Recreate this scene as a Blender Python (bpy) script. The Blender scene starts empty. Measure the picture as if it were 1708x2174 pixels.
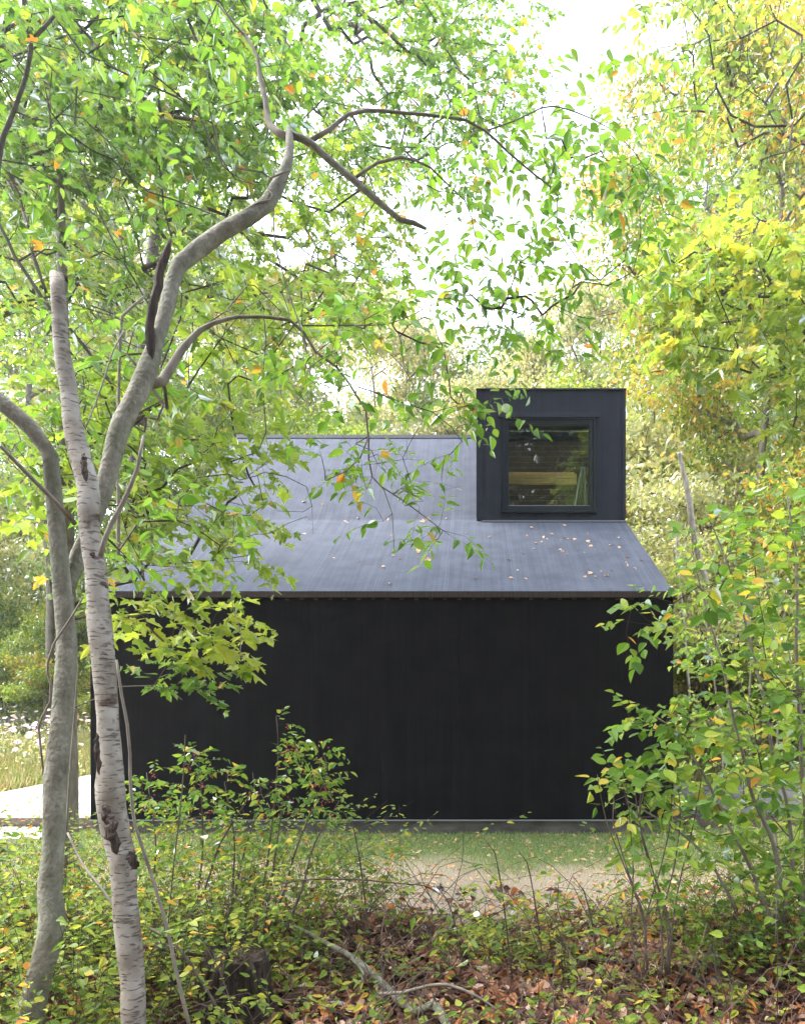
import bpy, math, random
import numpy as np
from mathutils import Vector

# ------------------------------------------------------------------ camera, world, sun, exposure
SC = bpy.context.scene
COL = SC.collection
FPX, CX, HZ, CH = 1557.0, 1008.0, 1484.0, 1.66      # focal length, vanishing point of the level camera (1708 px wide frame), eye height
cam_d = bpy.data.cameras.new("camera")
cam = bpy.data.objects.new("camera", cam_d)
COL.objects.link(cam)
cam.location = (0, 0, CH)
cam.rotation_euler = (math.radians(90), 0, 0)
cam_d.sensor_fit = 'HORIZONTAL'
cam_d.sensor_width = 36
cam_d.lens = 36 * FPX / 1708
cam_d.shift_x = -(CX - 854) / 1708
cam_d.shift_y = (HZ - 1086.5) / 1708
cam_d.clip_start = 0.05
cam_d.clip_end = 1500
SC.camera = cam

SUN_EL, SUN_AZ = math.radians(60), math.radians(-80)   # azimuth from +Y towards +X
world = bpy.data.worlds.new("World")
SC.world = world
world.use_nodes = True
wn = world.node_tree.nodes
wl = world.node_tree.links
wn.clear()
sky = wn.new('ShaderNodeTexSky')
sky.sky_type = 'NISHITA'
sky.sun_disc = False
sky.sun_elevation = SUN_EL
sky.sun_rotation = SUN_AZ
sky.air_density = 1.0
sky.dust_density = 2.0
sky.ozone_density = 1.0
hsv = wn.new('ShaderNodeHueSaturation')
hsv.inputs['Saturation'].default_value = 0.5
bg = wn.new('ShaderNodeBackground')
bg.inputs['Strength'].default_value = 0.15
wo = wn.new('ShaderNodeOutputWorld')
wl.new(sky.outputs[0], hsv.inputs['Color'])
wl.new(hsv.outputs[0], bg.inputs['Color'])
wl.new(bg.outputs[0], wo.inputs['Surface'])

sd = bpy.data.lights.new("sun", 'SUN')
sd.energy = 1.0
sd.angle = math.radians(34)
sd.color = (1.0, 0.95, 0.86)
sun = bpy.data.objects.new("sun", sd)
COL.objects.link(sun)
sv = Vector((math.sin(SUN_AZ) * math.cos(SUN_EL), math.cos(SUN_AZ) * math.cos(SUN_EL), math.sin(SUN_EL)))
sun.rotation_euler = sv.to_track_quat('Z', 'Y').to_euler()
sun.location = sv * 60

SC.view_settings.view_transform = 'Standard'
SC.view_settings.look = 'None'
SC.view_settings.exposure = 2.88
SC.view_settings.gamma = 1.0
SC.view_settings.use_curve_mapping = False
SC.cycles.max_bounces = 7
SC.cycles.diffuse_bounces = 4
SC.cycles.glossy_bounces = 3
SC.cycles.transmission_bounces = 5
SC.cycles.transparent_max_bounces = 8
SC.cycles.sample_clamp_indirect = 6
SC.cycles.caustics_reflective = False
SC.cycles.caustics_refractive = False
SC.cycles.use_denoising = True
try:
    SC.cycles.denoising_input_passes = 'RGB_ALBEDO_NORMAL'
    SC.cycles.denoising_prefilter = 'ACCURATE'
except Exception:
    pass

# ------------------------------------------------------------------ helpers
def rgen(s):
    return np.random.default_rng(s)

def at(px, py, Y):
    """a point seen at (px, py) of the 1708 x 2173 frame, Y metres ahead"""
    return np.array(((px - CX) * Y / FPX, Y, CH + (HZ - py) * Y / FPX))

def smooth(t):
    t = np.clip(t, 0, 1)
    return t * t * (3 - 2 * t)

def ground_z(x, y):
    x = np.asarray(x, float); y = np.asarray(y, float)
    w = smooth((x + 4) / 8)
    rise = (1 - w) * 0.55 * smooth((y - 13.5) / 12) + w * 1.55 * smooth((y - 12.5) / 7)
    rise = rise + 9 * smooth((y - 27) / 70)
    near = smooth((6.3 - y) / 1.5)
    bump = near * (0.045 * np.sin(x * 2.3 + 1) * np.cos(y * 1.9) + 0.03 * np.sin(x * 5.1 + y * 3.3))
    bump = bump + near * 0.10 * smooth((x - 1.0) / 1.5)
    return rise + bump

def norm(v):
    return v / np.maximum(np.linalg.norm(v, axis=-1, keepdims=True), 1e-9)

def props(o, label=None, cat=None, group=None, kind=None):
    if label: o['label'] = label
    if cat: o['category'] = cat
    if group: o['group'] = group
    if kind: o['kind'] = kind
    return o

def empty(name, loc, label, cat, group=None):
    o = bpy.data.objects.new(name, None)
    o.empty_display_size = 0.2
    o.location = [float(v) for v in loc]
    COL.objects.link(o)
    return props(o, label, cat, group)

class MB:
    """collects polygons as arrays and builds one mesh object"""
    def __init__(self):
        self.v = []; self.li = []; self.lt = []; self.n = 0; self.mi = []
    def add(self, verts, loops, totals, mi=0):
        verts = np.asarray(verts, float).reshape(-1, 3)
        loops = np.asarray(loops, np.int64).ravel(); totals = np.asarray(totals, np.int64).ravel()
        self.v.append(verts); self.li.append(loops + self.n); self.lt.append(totals)
        self.mi.append(np.full(len(totals), mi))
        self.n += len(verts)
        return self
    def poly(self, verts, faces, mi=0):
        return self.add(verts, [i for f in faces for i in f], [len(f) for f in faces], mi)
    def box(self, x0, x1, y0, y1, z0, z1, mi=0):
        v = [(x, y, z) for x in (x0, x1) for y in (y0, y1) for z in (z0, z1)]
        f = [(0, 1, 3, 2), (4, 6, 7, 5), (0, 4, 5, 1), (2, 3, 7, 6), (0, 2, 6, 4), (1, 5, 7, 3)]
        return self.poly(v, f, mi)
    def prism(self, prof, x0, x1, mi=0):
        """profile of (y, z) points swept along x"""
        n = len(prof)
        v = [(x0, y, z) for y, z in prof] + [(x1, y, z) for y, z in prof]
        f = [tuple(range(n))[::-1], tuple(range(n, 2 * n))]
        f += [(i, (i + 1) % n, n + (i + 1) % n, n + i) for i in range(n)]
        return self.poly(v, f, mi)
    def tube(self, P, R, sides=8, cap=True, wob=0.0, seed=0):
        P = np.asarray(P, float); R = np.asarray(R, float)
        return self.tubes(P[None], R[None], sides, cap, wob, seed)
    def tubes(self, P, R, sides=4, cap=True, wob=0.0, seed=0):
        P = np.asarray(P, float); n, m, _ = P.shape
        R = np.broadcast_to(np.asarray(R, float), (n, m))
        T = np.empty_like(P)
        T[:, 1:-1] = P[:, 2:] - P[:, :-2]; T[:, 0] = P[:, 1] - P[:, 0]; T[:, -1] = P[:, -1] - P[:, -2]
        T = norm(T)
        D = norm(P[:, -1] - P[:, 0])
        ref = np.where(np.abs(D[:, :1]) < 0.6, np.array([[1., 0, 0]]), np.array([[0., 1, 0]]))
        ref = np.broadcast_to(ref[:, None], P.shape)
        U = norm(np.cross(T, ref)); W = np.cross(T, U)
        a = np.arange(sides) / sides * 2 * np.pi
        ring = P[:, :, None] + R[:, :, None, None] * (np.cos(a)[None, None, :, None] * U[:, :, None] + np.sin(a)[None, None, :, None] * W[:, :, None])
        if wob:
            g = rgen(seed)
            k = 1 + wob * g.normal(size=(n, m, sides, 1))
            ring = P[:, :, None] + (ring - P[:, :, None]) * k
        i = np.arange(m - 1)[:, None] * sides; j = np.arange(sides)[None]; j2 = (j + 1) % sides
        q = np.stack([i + j, i + j2, i + sides + j2, i + sides + j], -1).reshape(-1)
        loops = (np.arange(n)[:, None] * (m * sides) + q[None]).ravel()
        tot = np.full(n * (m - 1) * sides, 4)
        if cap:
            c = np.concatenate([np.arange(sides)[::-1], (m - 1) * sides + np.arange(sides)])
            loops = np.concatenate([loops, (np.arange(n)[:, None] * (m * sides) + c[None]).ravel()])
            tot = np.concatenate([tot, np.full(n * 2, sides)])
        return self.add(ring.reshape(-1, 3), loops, tot)
    def leaves(self, P, A, N, S, tmpl, mi=0):
        if isinstance(tmpl, list):
            k = rgen(len(P)).integers(0, len(tmpl), len(P)); S = np.asarray(S)
            for j, t in enumerate(tmpl):
                if (k == j).any(): self.leaves(P[k == j], A[k == j], N[k == j], S[k == j], t, mi)
            return self
        tv, tf = tmpl
        A = norm(A); N = norm(N - (N * A).sum(-1, keepdims=True) * A); X = np.cross(A, N)
        n = len(P); m = len(tv)
        S = np.asarray(S)[:, None, None]
        V = P[:, None] + S * (tv[None, :, :1] * X[:, None] + tv[None, :, 1:2] * A[:, None] + tv[None, :, 2:] * N[:, None])
        fl = np.array([i for f in tf for i in f]); ft = np.array([len(f) for f in tf])
        return self.add(V.reshape(-1, 3), (np.arange(n)[:, None] * m + fl[None]).ravel(), np.tile(ft, n), mi)
    def mesh(self, name, mats, off=(0, 0, 0), smooth_faces=False):
        me = bpy.data.meshes.new(name)
        if not self.v: return me
        v = (np.concatenate(self.v) - np.asarray(off)).astype(np.float32)
        li = np.concatenate(self.li).astype(np.int32); lt = np.concatenate(self.lt).astype(np.int32)
        me.vertices.add(len(v)); me.vertices.foreach_set('co', v.ravel())
        me.loops.add(len(li)); me.loops.foreach_set('vertex_index', li)
        me.polygons.add(len(lt))
        me.polygons.foreach_set('loop_start', np.concatenate([[0], np.cumsum(lt)[:-1]]).astype(np.int32))
        mi = np.concatenate(self.mi).astype(np.int32)
        if mi.any(): me.polygons.foreach_set('material_index', mi)
        me.polygons.foreach_set('use_smooth', np.full(len(lt), smooth_faces))
        me.update(calc_edges=True)
        for m_ in (mats if isinstance(mats, (list, tuple)) else [mats]): me.materials.append(m_)
        return me
    def build(self, name, mats, parent=None, smooth_faces=False):
        off = np.array(parent_world(parent)) if parent else np.zeros(3)
        o = bpy.data.objects.new(name, self.mesh(name, mats, off, smooth_faces))
        COL.objects.link(o)
        if parent: o.parent = parent
        return o

def parent_world(p):
    v = Vector((0, 0, 0))
    while p:
        v = v + p.location; p = p.parent
    return v

# leaf outlines: x across, y along, z up
def T_ovate(w=0.30, fold=0.12, curl=0.18):
    h = [(w * .55, .10), (w, .34), (w * .93, .58), (w * .5, .84)]
    zz = lambda x, y: fold * abs(x) - curl * y * y
    R = [(x, y, zz(x, y)) for x, y in h]; L = [(-x, y, zz(x, y)) for x, y in h]
    v = np.array([(0, 0, 0)] + R + [(0, 1.08, zz(0, 1.08) - .02)] + L[::-1])
    return v, [(0, 1, 2, 3, 4, 5), (0, 5, 6, 7, 8, 9)]
def T_round():
    return T_ovate(0.42, 0.15, 0.12)
def T_maple(fold=.16, curl=.20, cup=.22, w=1.0):
    h = [(.16, -.07), (.42, -.02), (.30, .17), (.50, .30), (.64, .58), (.38, .54), (.21, .60), (.25, .82)]
    h = [(x * w, y) for x, y in h]
    zz = lambda x, y: fold * abs(x) - curl * max(0, y - .2) ** 2 - cup * x * x
    R = [(x, y, zz(x, y)) for x, y in h]; L = [(-x, y, zz(x, y)) for x, y in h]
    v = np.array([(0, 0, 0)] + R + [(0, 1.10, zz(0, 1.1))] + L[::-1])
    return v, [tuple(range(0, 10)), (0,) + tuple(range(9, 18))]
def T_quad(w=.3):
    return np.array([(0, 0, 0), (w, .45, .05), (0, 1, -.08), (-w, .5, .05)]), [(0, 1, 2, 3)]
def T_lobed5():
    """coarse five pointed leaf for middle distance"""
    v = np.array([(0, 0, 0), (.45, .05, -.02), (.28, .3, 0), (.55, .6, -.04), (.22, .6, 0), (0, 1.05, -.08), (-.22, .6, 0), (-.55, .6, -.04), (-.28, .3, 0), (-.45, .05, -.02)])
    return v, [(0, 1, 2, 3, 4, 5, 6, 7, 8, 9)]
OV, RD, MP, QD, L5 = T_ovate(), T_round(), T_maple(), T_quad(), T_lobed5()
OV = [T_ovate(), T_ovate(.26, .3, .32), T_ovate(.34, .05, -.10), T_ovate(.22, .45, .1), T_ovate(.30, .15, .5)]
RD = [T_ovate(.42, .15, .12), T_ovate(.38, .3, .3), T_ovate(.46, .02, .05), T_ovate(.34, .5, .2)]
MP = [T_maple(), T_maple(.35, .45, .1, .85), T_maple(-.1, .1, .5, 1.05), T_maple(.5, .2, .0, .7)]
OVW = T_ovate(.26, .2, .3)
DL = [T_ovate(.26, .2, .3), T_ovate(.34, .6, .5), T_ovate(.22, .1, -.5), T_maple(.5, .6, .4, .8), T_ovate(.40, -.3, .2)]

# ------------------------------------------------------------------ materials
def new_mat(name):
    m = bpy.data.materials.new(name); m.use_nodes = True
    nt = m.node_tree; nt.nodes.clear()
    return m, nt, nt.nodes.new('ShaderNodeOutputMaterial')

def N(nt, t, **kw):
    n = nt.nodes.new(t)
    for k, v in kw.items():
        if k.startswith('i_'): n.inputs[k[2:].replace('_', ' ')].default_value = v
        else: setattr(n, k, v)
    return n

def ramp(nt, stops, interp='LINEAR'):
    r = nt.nodes.new('ShaderNodeValToRGB'); cr = r.color_ramp; cr.interpolation = interp
    while len(cr.elements) > 1: cr.elements.remove(cr.elements[-1])
    cr.elements[0].position = stops[0][0]; cr.elements[0].color = (*stops[0][1], 1)
    for p, c in stops[1:]:
        e = cr.elements.new(p); e.color = (*c, 1)
    return r

def leaf_mat(name, stops, trans=0.5, tgain=(1.45, 1.55, 0.9), rough=0.45, spec=0.05, noise=0.0, nscale=0.6):
    m, nt, out = new_mat(name); L = nt.links.new
    geo = N(nt, 'ShaderNodeNewGeometry')
    r = ramp(nt, [(p_, (min(.8, c_[0] * 1.7), min(.8, c_[1] * 1.36), c_[2] * 1.5)) for p_, c_ in stops])
    if noise > 0:
        tc = N(nt, 'ShaderNodeTexCoord')
        ns = N(nt, 'ShaderNodeTexNoise'); ns.inputs['Scale'].default_value = nscale; ns.inputs['Detail'].default_value = 2
        L(tc.outputs['Object'], ns.inputs['Vector'])
        a = N(nt, 'ShaderNodeMath', operation='SUBTRACT'); a.inputs[1].default_value = 0.5; L(ns.outputs[0], a.inputs[0])
        b = N(nt, 'ShaderNodeMath', operation='MULTIPLY_ADD'); b.inputs[1].default_value = noise * 2.2
        L(a.outputs[0], b.inputs[0]); L(geo.outputs['Random Per Island'], b.inputs[2]); b.use_clamp = True
        L(b.outputs[0], r.inputs[0])
    else:
        L(geo.outputs['Random Per Island'], r.inputs[0])
    dif = N(nt, 'ShaderNodeBsdfDiffuse'); tr = N(nt, 'ShaderNodeBsdfTranslucent'); gl = N(nt, 'ShaderNodeBsdfGlossy')
    gl.inputs['Roughness'].default_value = rough; gl.inputs['Color'].default_value = (.9, .95, 1, 1)
    mul = N(nt, 'ShaderNodeMix', data_type='RGBA', blend_type='MULTIPLY'); mul.inputs['Factor'].default_value = 1
    L(r.outputs[0], mul.inputs['A']); mul.inputs['B'].default_value = (*tgain, 1)
    L(r.outputs[0], dif.inputs[0]); L(mul.outputs['Result'], tr.inputs[0])
    mx = N(nt, 'ShaderNodeMixShader'); mx.inputs[0].default_value = trans
    L(dif.outputs[0], mx.inputs[1]); L(tr.outputs[0], mx.inputs[2])
    fr = N(nt, 'ShaderNodeFresnel'); fr.inputs[0].default_value = 1.4
    fm = N(nt, 'ShaderNodeMath', operation='MULTIPLY'); fm.inputs[1].default_value = .3; L(fr.outputs[0], fm.inputs[0])
    m2 = N(nt, 'ShaderNodeMixShader'); L(fm.outputs[0], m2.inputs[0])
    L(mx.outputs[0], m2.inputs[1]); L(gl.outputs[0], m2.inputs[2])
    L(m2.outputs[0], out.inputs[0])
    return m

def principled(name, col, rough=.8, spec=.3):
    m, nt, out = new_mat(name)
    p = N(nt, 'ShaderNodeBsdfPrincipled')
    p.inputs['Base Color'].default_value = (*col, 1); p.inputs['Roughness'].default_value = rough
    p.inputs['Specular IOR Level'].default_value = spec
    nt.links.new(p.outputs[0], out.inputs[0])
    return m, nt, p

def noisy(name, stops, scale=(4, 4, 4), nscale=3, detail=6, rough=.85, bump=.3, dist=.02, spec=.3, coord='Object'):
    m, nt, p = principled(name, (1, 1, 1), rough, spec); L = nt.links.new
    tc = N(nt, 'ShaderNodeTexCoord'); mp = N(nt, 'ShaderNodeMapping'); mp.inputs['Scale'].default_value = scale
    ns = N(nt, 'ShaderNodeTexNoise'); ns.inputs['Scale'].default_value = nscale; ns.inputs['Detail'].default_value = detail
    L(tc.outputs[coord], mp.inputs[0]); L(mp.outputs[0], ns.inputs['Vector'])
    r = ramp(nt, stops); L(ns.outputs[0], r.inputs[0]); L(r.outputs[0], p.inputs['Base Color'])
    b = N(nt, 'ShaderNodeBump'); b.inputs['Strength'].default_value = bump; b.inputs['Distance'].default_value = dist
    L(ns.outputs[0], b.inputs['Height']); L(b.outputs[0], p.inputs['Normal'])
    return m

M = {}
M['leaf_green'] = leaf_mat('leaf_green', [(0, (.045, .11, .018)), (.5, (.075, .17, .022)), (.85, (.12, .22, .03)), (.97, (.17, .24, .03)), (1, (.35, .16, .03))], .55)
M['leaf_beech'] = leaf_mat('leaf_beech', [(0, (.05, .13, .02)), (.6, (.09, .20, .025)), (.97, (.13, .24, .03)), (1, (.30, .14, .03))], .55)
M['leaf_maple'] = leaf_mat('leaf_maple', [(0, (.08, .15, .025)), (.5, (.14, .24, .035)), (.9, (.20, .30, .04)), (.985, (.26, .31, .05)), (1, (.38, .17, .03))], .62)
M['leaf_maple_lit'] = leaf_mat('leaf_maple_lit', [(0, (.11, .19, .025)), (.5, (.20, .29, .035)), (1, (.27, .33, .05))], .6)  # brighter copy of leaf_maple, the light it catches is in the colour
M['leaf_far'] = leaf_mat('leaf_far', [(0, (.07, .13, .045)), (.4, (.11, .18, .06)), (.75, (.15, .22, .07)), (1, (.22, .25, .09))], .55, noise=.5, nscale=.35)
M['leaf_pale_lit'] = leaf_mat('leaf_pale_lit', [(0, (.16, .21, .11)), (.4, (.22, .28, .13)), (.75, (.29, .33, .16)), (1, (.38, .36, .20))], .5, noise=.5, nscale=.35)  # backlight flare over the far trees is put into this colour
M['leaf_yellow'] = leaf_mat('leaf_yellow', [(0, (.08, .15, .03)), (.35, (.13, .21, .035)), (.7, (.20, .26, .04)), (.88, (.30, .28, .045)), (1, (.40, .23, .05))], .6, noise=.7, nscale=.45)
M['leaf_lime'] = leaf_mat('leaf_lime', [(0, (.09, .16, .03)), (.4, (.14, .24, .04)), (.8, (.20, .29, .045)), (1, (.30, .32, .05))], .6, noise=.4, nscale=.5)
M['leaf_dark'] = leaf_mat('leaf_dark', [(0, (.006, .015, .004)), (.6, (.012, .028, .006)), (1, (.022, .042, .009))], .2)
M['leaf_shrub'] = leaf_mat('leaf_shrub', [(0, (.05, .12, .02)), (.45, (.085, .19, .025)), (.88, (.17, .27, .035)), (.97, (.30, .29, .04)), (1, (.40, .22, .04))], .55)
M['leaf_low'] = leaf_mat('leaf_low', [(0, (.05, .11, .02)), (.4, (.11, .20, .03)), (.8, (.19, .28, .04)), (.95, (.30, .30, .04)), (1, (.40, .18, .04))], .55)
M['leaf_dead'] = leaf_mat('leaf_dead', [(0, (.04, .026, .018)), (.3, (.09, .055, .034)), (.55, (.15, .09, .05)), (.68, (.25, .12, .035)), (.85, (.25, .19, .12)), (1, (.38, .33, .24))], .15, (1.2, 1, .7))
M['leaf_fallen'] = leaf_mat('leaf_fallen', [(0, (.42, .25, .12)), (.4, (.50, .34, .17)), (.8, (.52, .42, .26)), (1, (.55, .30, .08))], .15, (1, 1, 1))
M['grass'] = leaf_mat('grass', [(0, (.11, .22, .07)), (.5, (.17, .29, .09)), (.85, (.25, .33, .12)), (1, (.42, .38, .22))], .35, (1.2, 1.3, .8))
M['grass_field'] = leaf_mat('grass_field', [(0, (.16, .24, .09)), (.5, (.24, .31, .12)), (.8, (.34, .36, .18)), (1, (.42, .36, .22))], .4, (1.2, 1.3, .8))
M['petal'] = leaf_mat('petal', [(0, (.45, .52, .5)), (.75, (.47, .52, .48)), (.85, (.42, .36, .36)), (1, (.42, .2, .28))], .3, (1, 1, 1))
M['bark_dark'] = noisy('bark_dark', [(.3, (.055, .045, .038)), (.7, (.13, .11, .09))], (1, 1, .4), 30, bump=.5, dist=.006)
M['bark_mid'] = noisy('bark_mid', [(.3, (.12, .10, .08)), (.7, (.24, .21, .17))], (1, 1, .4), 22, bump=.5, dist=.008)
M['twig'] = noisy('twig', [(.3, (.045, .032, .026)), (.7, (.11, .08, .062))], (1, 1, 1), 20, bump=.2, dist=.002)
M['dead_pale'] = noisy('dead_pale', [(.3, (.26, .23, .19)), (.7, (.50, .46, .40))], (1, 1, .4), 22, bump=.4, dist=.006)
M['twig_pale'] = noisy('twig_pale', [(.3, (.17, .14, .11)), (.7, (.30, .26, .21))], (1, 1, 1), 20, bump=.2, dist=.002)
M['dead_wood'] = noisy('dead_wood', [(.3, (.018, .013, .010)), (.55, (.06, .042, .032)), (.8, (.12, .09, .07))], (1, 1, .12), 60, bump=1, dist=.02)
M['stump'] = noisy('stump', [(.3, (.015, .011, .009)), (.55, (.05, .034, .026)), (.8, (.11, .08, .06))], (1, 1, .12), 40, bump=1, dist=.03)

def bark_smooth():
    m, nt, p = principled('bark_smooth', (1, 1, 1), .8, .25); L = nt.links.new
    tc = N(nt, 'ShaderNodeTexCoord')
    n1 = N(nt, 'ShaderNodeTexNoise'); n1.inputs['Scale'].default_value = 16; n1.inputs['Detail'].default_value = 10; n1.inputs['Roughness'].default_value = .72
    mp = N(nt, 'ShaderNodeMapping'); mp.inputs['Scale'].default_value = (1, 1, .55); L(tc.outputs['Object'], mp.inputs[0]); L(mp.outputs[0], n1.inputs['Vector'])
    r = ramp(nt, [(.30, (.07, .06, .045)), (.42, (.15, .14, .105)), (.55, (.21, .20, .155)), (.66, (.30, .29, .23))]); L(n1.outputs[0], r.inputs[0])
    n2 = N(nt, 'ShaderNodeTexNoise'); n2.inputs['Scale'].default_value = 3.5; n2.inputs['Detail'].default_value = 5; L(tc.outputs['Object'], n2.inputs['Vector'])
    r2 = ramp(nt, [(.48, (0, 0, 0)), (.68, (1, 1, 1))]); L(n2.outputs[0], r2.inputs[0])
    mx = N(nt, 'ShaderNodeMix', data_type='RGBA'); mx.inputs['B'].default_value = (.10, .12, .07, 1)
    sc = N(nt, 'ShaderNodeMath', operation='MULTIPLY'); sc.inputs[1].default_value = .6; L(r2.outputs[0], sc.inputs[0])
    L(sc.outputs[0], mx.inputs['Factor']); L(r.outputs[0], mx.inputs['A']); L(mx.outputs['Result'], p.inputs['Base Color'])
    n3 = N(nt, 'ShaderNodeTexNoise'); n3.inputs['Scale'].default_value = 45; n3.inputs['Detail'].default_value = 6; L(tc.outputs['Object'], n3.inputs['Vector'])
    b = N(nt, 'ShaderNodeBump'); b.inputs['Strength'].default_value = 1; b.inputs['Distance'].default_value = .01
    L(n3.outputs[0], b.inputs['Height']); L(b.outputs[0], p.inputs['Normal'])
    return m
M['bark_smooth'] = bark_smooth()

def bark_birch():
    m, nt, p = principled('bark_birch', (1, 1, 1), .75, .25); L = nt.links.new
    tc = N(nt, 'ShaderNodeTexCoord')
    n1 = N(nt, 'ShaderNodeTexNoise'); n1.inputs['Scale'].default_value = 7; n1.inputs['Detail'].default_value = 7; L(tc.outputs['Object'], n1.inputs['Vector'])
    r = ramp(nt, [(.32, (.13, .11, .08)), (.45, (.20, .175, .14)), (.58, (.27, .245, .205)), (.72, (.36, .34, .30))]); L(n1.outputs[0], r.inputs[0])
    # horizontal lenticels
    mp = N(nt, 'ShaderNodeMapping'); mp.inputs['Scale'].default_value = (22, 22, 110); L(tc.outputs['Object'], mp.inputs[0])
    n2 = N(nt, 'ShaderNodeTexNoise'); n2.inputs['Scale'].default_value = 1.0; n2.inputs['Detail'].default_value = 2.5; L(mp.outputs[0], n2.inputs['Vector'])
    r2 = ramp(nt, [(.57, (0, 0, 0)), (.70, (1, 1, 1))]); L(n2.outputs[0], r2.inputs[0])
    mp3 = N(nt, 'ShaderNodeMapping'); mp3.inputs['Scale'].default_value = (7, 7, 13); L(tc.outputs['Object'], mp3.inputs[0])
    n3 = N(nt, 'ShaderNodeTexNoise'); n3.inputs['Scale'].default_value = 1; n3.inputs['Detail'].default_value = 6; L(mp3.outputs[0], n3.inputs['Vector'])
    r3 = ramp(nt, [(.60, (0, 0, 0)), (.67, (1, 1, 1))]); L(n3.outputs[0], r3.inputs[0])
    mx = N(nt, 'ShaderNodeMix', data_type='RGBA'); mx.inputs['B'].default_value = (.15, .125, .10, 1)
    L(r2.outputs[0], mx.inputs['Factor']); L(r.outputs[0], mx.inputs['A'])
    mx2 = N(nt, 'ShaderNodeMix', data_type='RGBA'); mx2.inputs['B'].default_value = (.075, .05, .035, 1)
    L(r3.outputs[0], mx2.inputs['Factor']); L(mx.outputs['Result'], mx2.inputs['A']); L(mx2.outputs['Result'], p.inputs['Base Color'])
    b = N(nt, 'ShaderNodeBump'); b.inputs['Strength'].default_value = 1; b.inputs['Distance'].default_value = .012
    ad = N(nt, 'ShaderNodeMath', operation='SUBTRACT'); L(n1.outputs[0], ad.inputs[0]); L(r2.outputs[0], ad.inputs[1])
    L(ad.outputs[0], b.inputs['Height']); L(b.outputs[0], p.inputs['Normal'])
    return m
M['bark_birch'] = bark_birch()

def felt(name, base, light, rough, spec, streak=(0, 0, 0), seam=.87, seam_off=0.0, zstreak=False):
    """bituminous sheet: fine mineral grain, faint lengthwise streaks, paired lap lines every sheet width"""
    m, nt, p = principled(name, base, rough, spec); L = nt.links.new
    tc = N(nt, 'ShaderNodeTexCoord')
    g = N(nt, 'ShaderNodeTexNoise'); g.inputs['Scale'].default_value = 75; g.inputs['Detail'].default_value = 5; g.inputs['Roughness'].default_value = .8; L(tc.outputs['Object'], g.inputs['Vector'])
    mp = N(nt, 'ShaderNodeMapping'); mp.inputs['Scale'].default_value = (26, .5, .5); L(tc.outputs['Object'], mp.inputs[0])
    s = N(nt, 'ShaderNodeTexNoise'); s.inputs['Scale'].default_value = 1; s.inputs['Detail'].default_value = 5; L(mp.outputs[0], s.inputs['Vector'])
    b_ = N(nt, 'ShaderNodeTexNoise'); b_.inputs['Scale'].default_value = 3.5; b_.inputs['Detail'].default_value = 4; L(tc.outputs['Object'], b_.inputs['Vector'])
    ad = N(nt, 'ShaderNodeMath', operation='ADD'); L(g.outputs[0], ad.inputs[0]); s5 = N(nt, 'ShaderNodeMath', operation='MULTIPLY_ADD'); s5.inputs[1].default_value = .45; s5.inputs[2].default_value = .28; L(s.outputs[0], s5.inputs[0]); L(s5.outputs[0], ad.inputs[1])
    ad2 = N(nt, 'ShaderNodeMath', operation='MULTIPLY_ADD'); ad2.inputs[1].default_value = .5; L(b_.outputs[0], ad2.inputs[0]); L(ad.outputs[0], ad2.inputs[2])
    r = ramp(nt, [(.44, base), (.56, light)]); mr = N(nt, 'ShaderNodeMapRange'); mr.inputs[1].default_value = 0; mr.inputs[2].default_value = 2.5
    L(ad2.outputs[0], mr.inputs[0]); L(mr.outputs[0], r.inputs[0])
    sp = N(nt, 'ShaderNodeSeparateXYZ'); L(tc.outputs['Object'], sp.inputs[0])
    # slightly wandering lap lines
    w = N(nt, 'ShaderNodeMath', operation='MULTIPLY_ADD'); w.inputs[1].default_value = .018; L(b_.outputs[0], w.inputs[0]); L(sp.outputs[0], w.inputs[2])
    o_ = N(nt, 'ShaderNodeMath', operation='ADD'); o_.inputs[1].default_value = seam_off + 50 * seam; L(w.outputs[0], o_.inputs[0])
    md = N(nt, 'ShaderNodeMath', operation='MODULO'); md.inputs[1].default_value = seam; L(o_.outputs[0], md.inputs[0])
    def line(pos, wd):
        c = N(nt, 'ShaderNodeMath', operation='COMPARE'); c.inputs[1].default_value = pos; c.inputs[2].default_value = wd
        L(md.outputs[0], c.inputs[0]); return c
    a1, a2 = line(.02, .0035), line(.055, .0025)
    sm = N(nt, 'ShaderNodeMath', operation='MAXIMUM'); L(a1.outputs[0], sm.inputs[0]); L(a2.outputs[0], sm.inputs[1])
    br = N(nt, 'ShaderNodeMath', operation='MULTIPLY'); L(sm.outputs[0], br.inputs[0]); L(g.outputs[0], br.inputs[1])
    mx = N(nt, 'ShaderNodeMix', data_type='RGBA'); mx.inputs['B'].default_value = (*[min(1, c * 1.5) for c in light], 1)
    L(br.outputs[0], mx.inputs['Factor']); L(r.outputs[0], mx.inputs['A']); L(mx.outputs['Result'], p.inputs['Base Color'])
    if zstreak:   # rust brown run-off below the eave
        r3 = ramp(nt, [(.5, (0, 0, 0)), (.7, (1, 1, 1))]); L(s.outputs[0], r3.inputs[0])
    lap = N(nt, 'ShaderNodeMath', operation='LESS_THAN'); lap.inputs[1].default_value = .075; L(md.outputs[0], lap.inputs[0])
    hh = N(nt, 'ShaderNodeMath', operation='MULTIPLY_ADD'); hh.inputs[1].default_value = .35; L(g.outputs[0], hh.inputs[0]); L(lap.outputs[0], hh.inputs[2])
    bp = N(nt, 'ShaderNodeBump'); bp.inputs['Strength'].default_value = .55; bp.inputs['Distance'].default_value = .004
    L(hh.outputs[0], bp.inputs['Height']); L(bp.outputs[0], p.inputs['Normal'])
    return m, p
M['roof_felt'], rp = felt('roof_felt', (.048, .056, .082), (.086, .098, .134), .82, .24, seam_off=.12)
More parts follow.
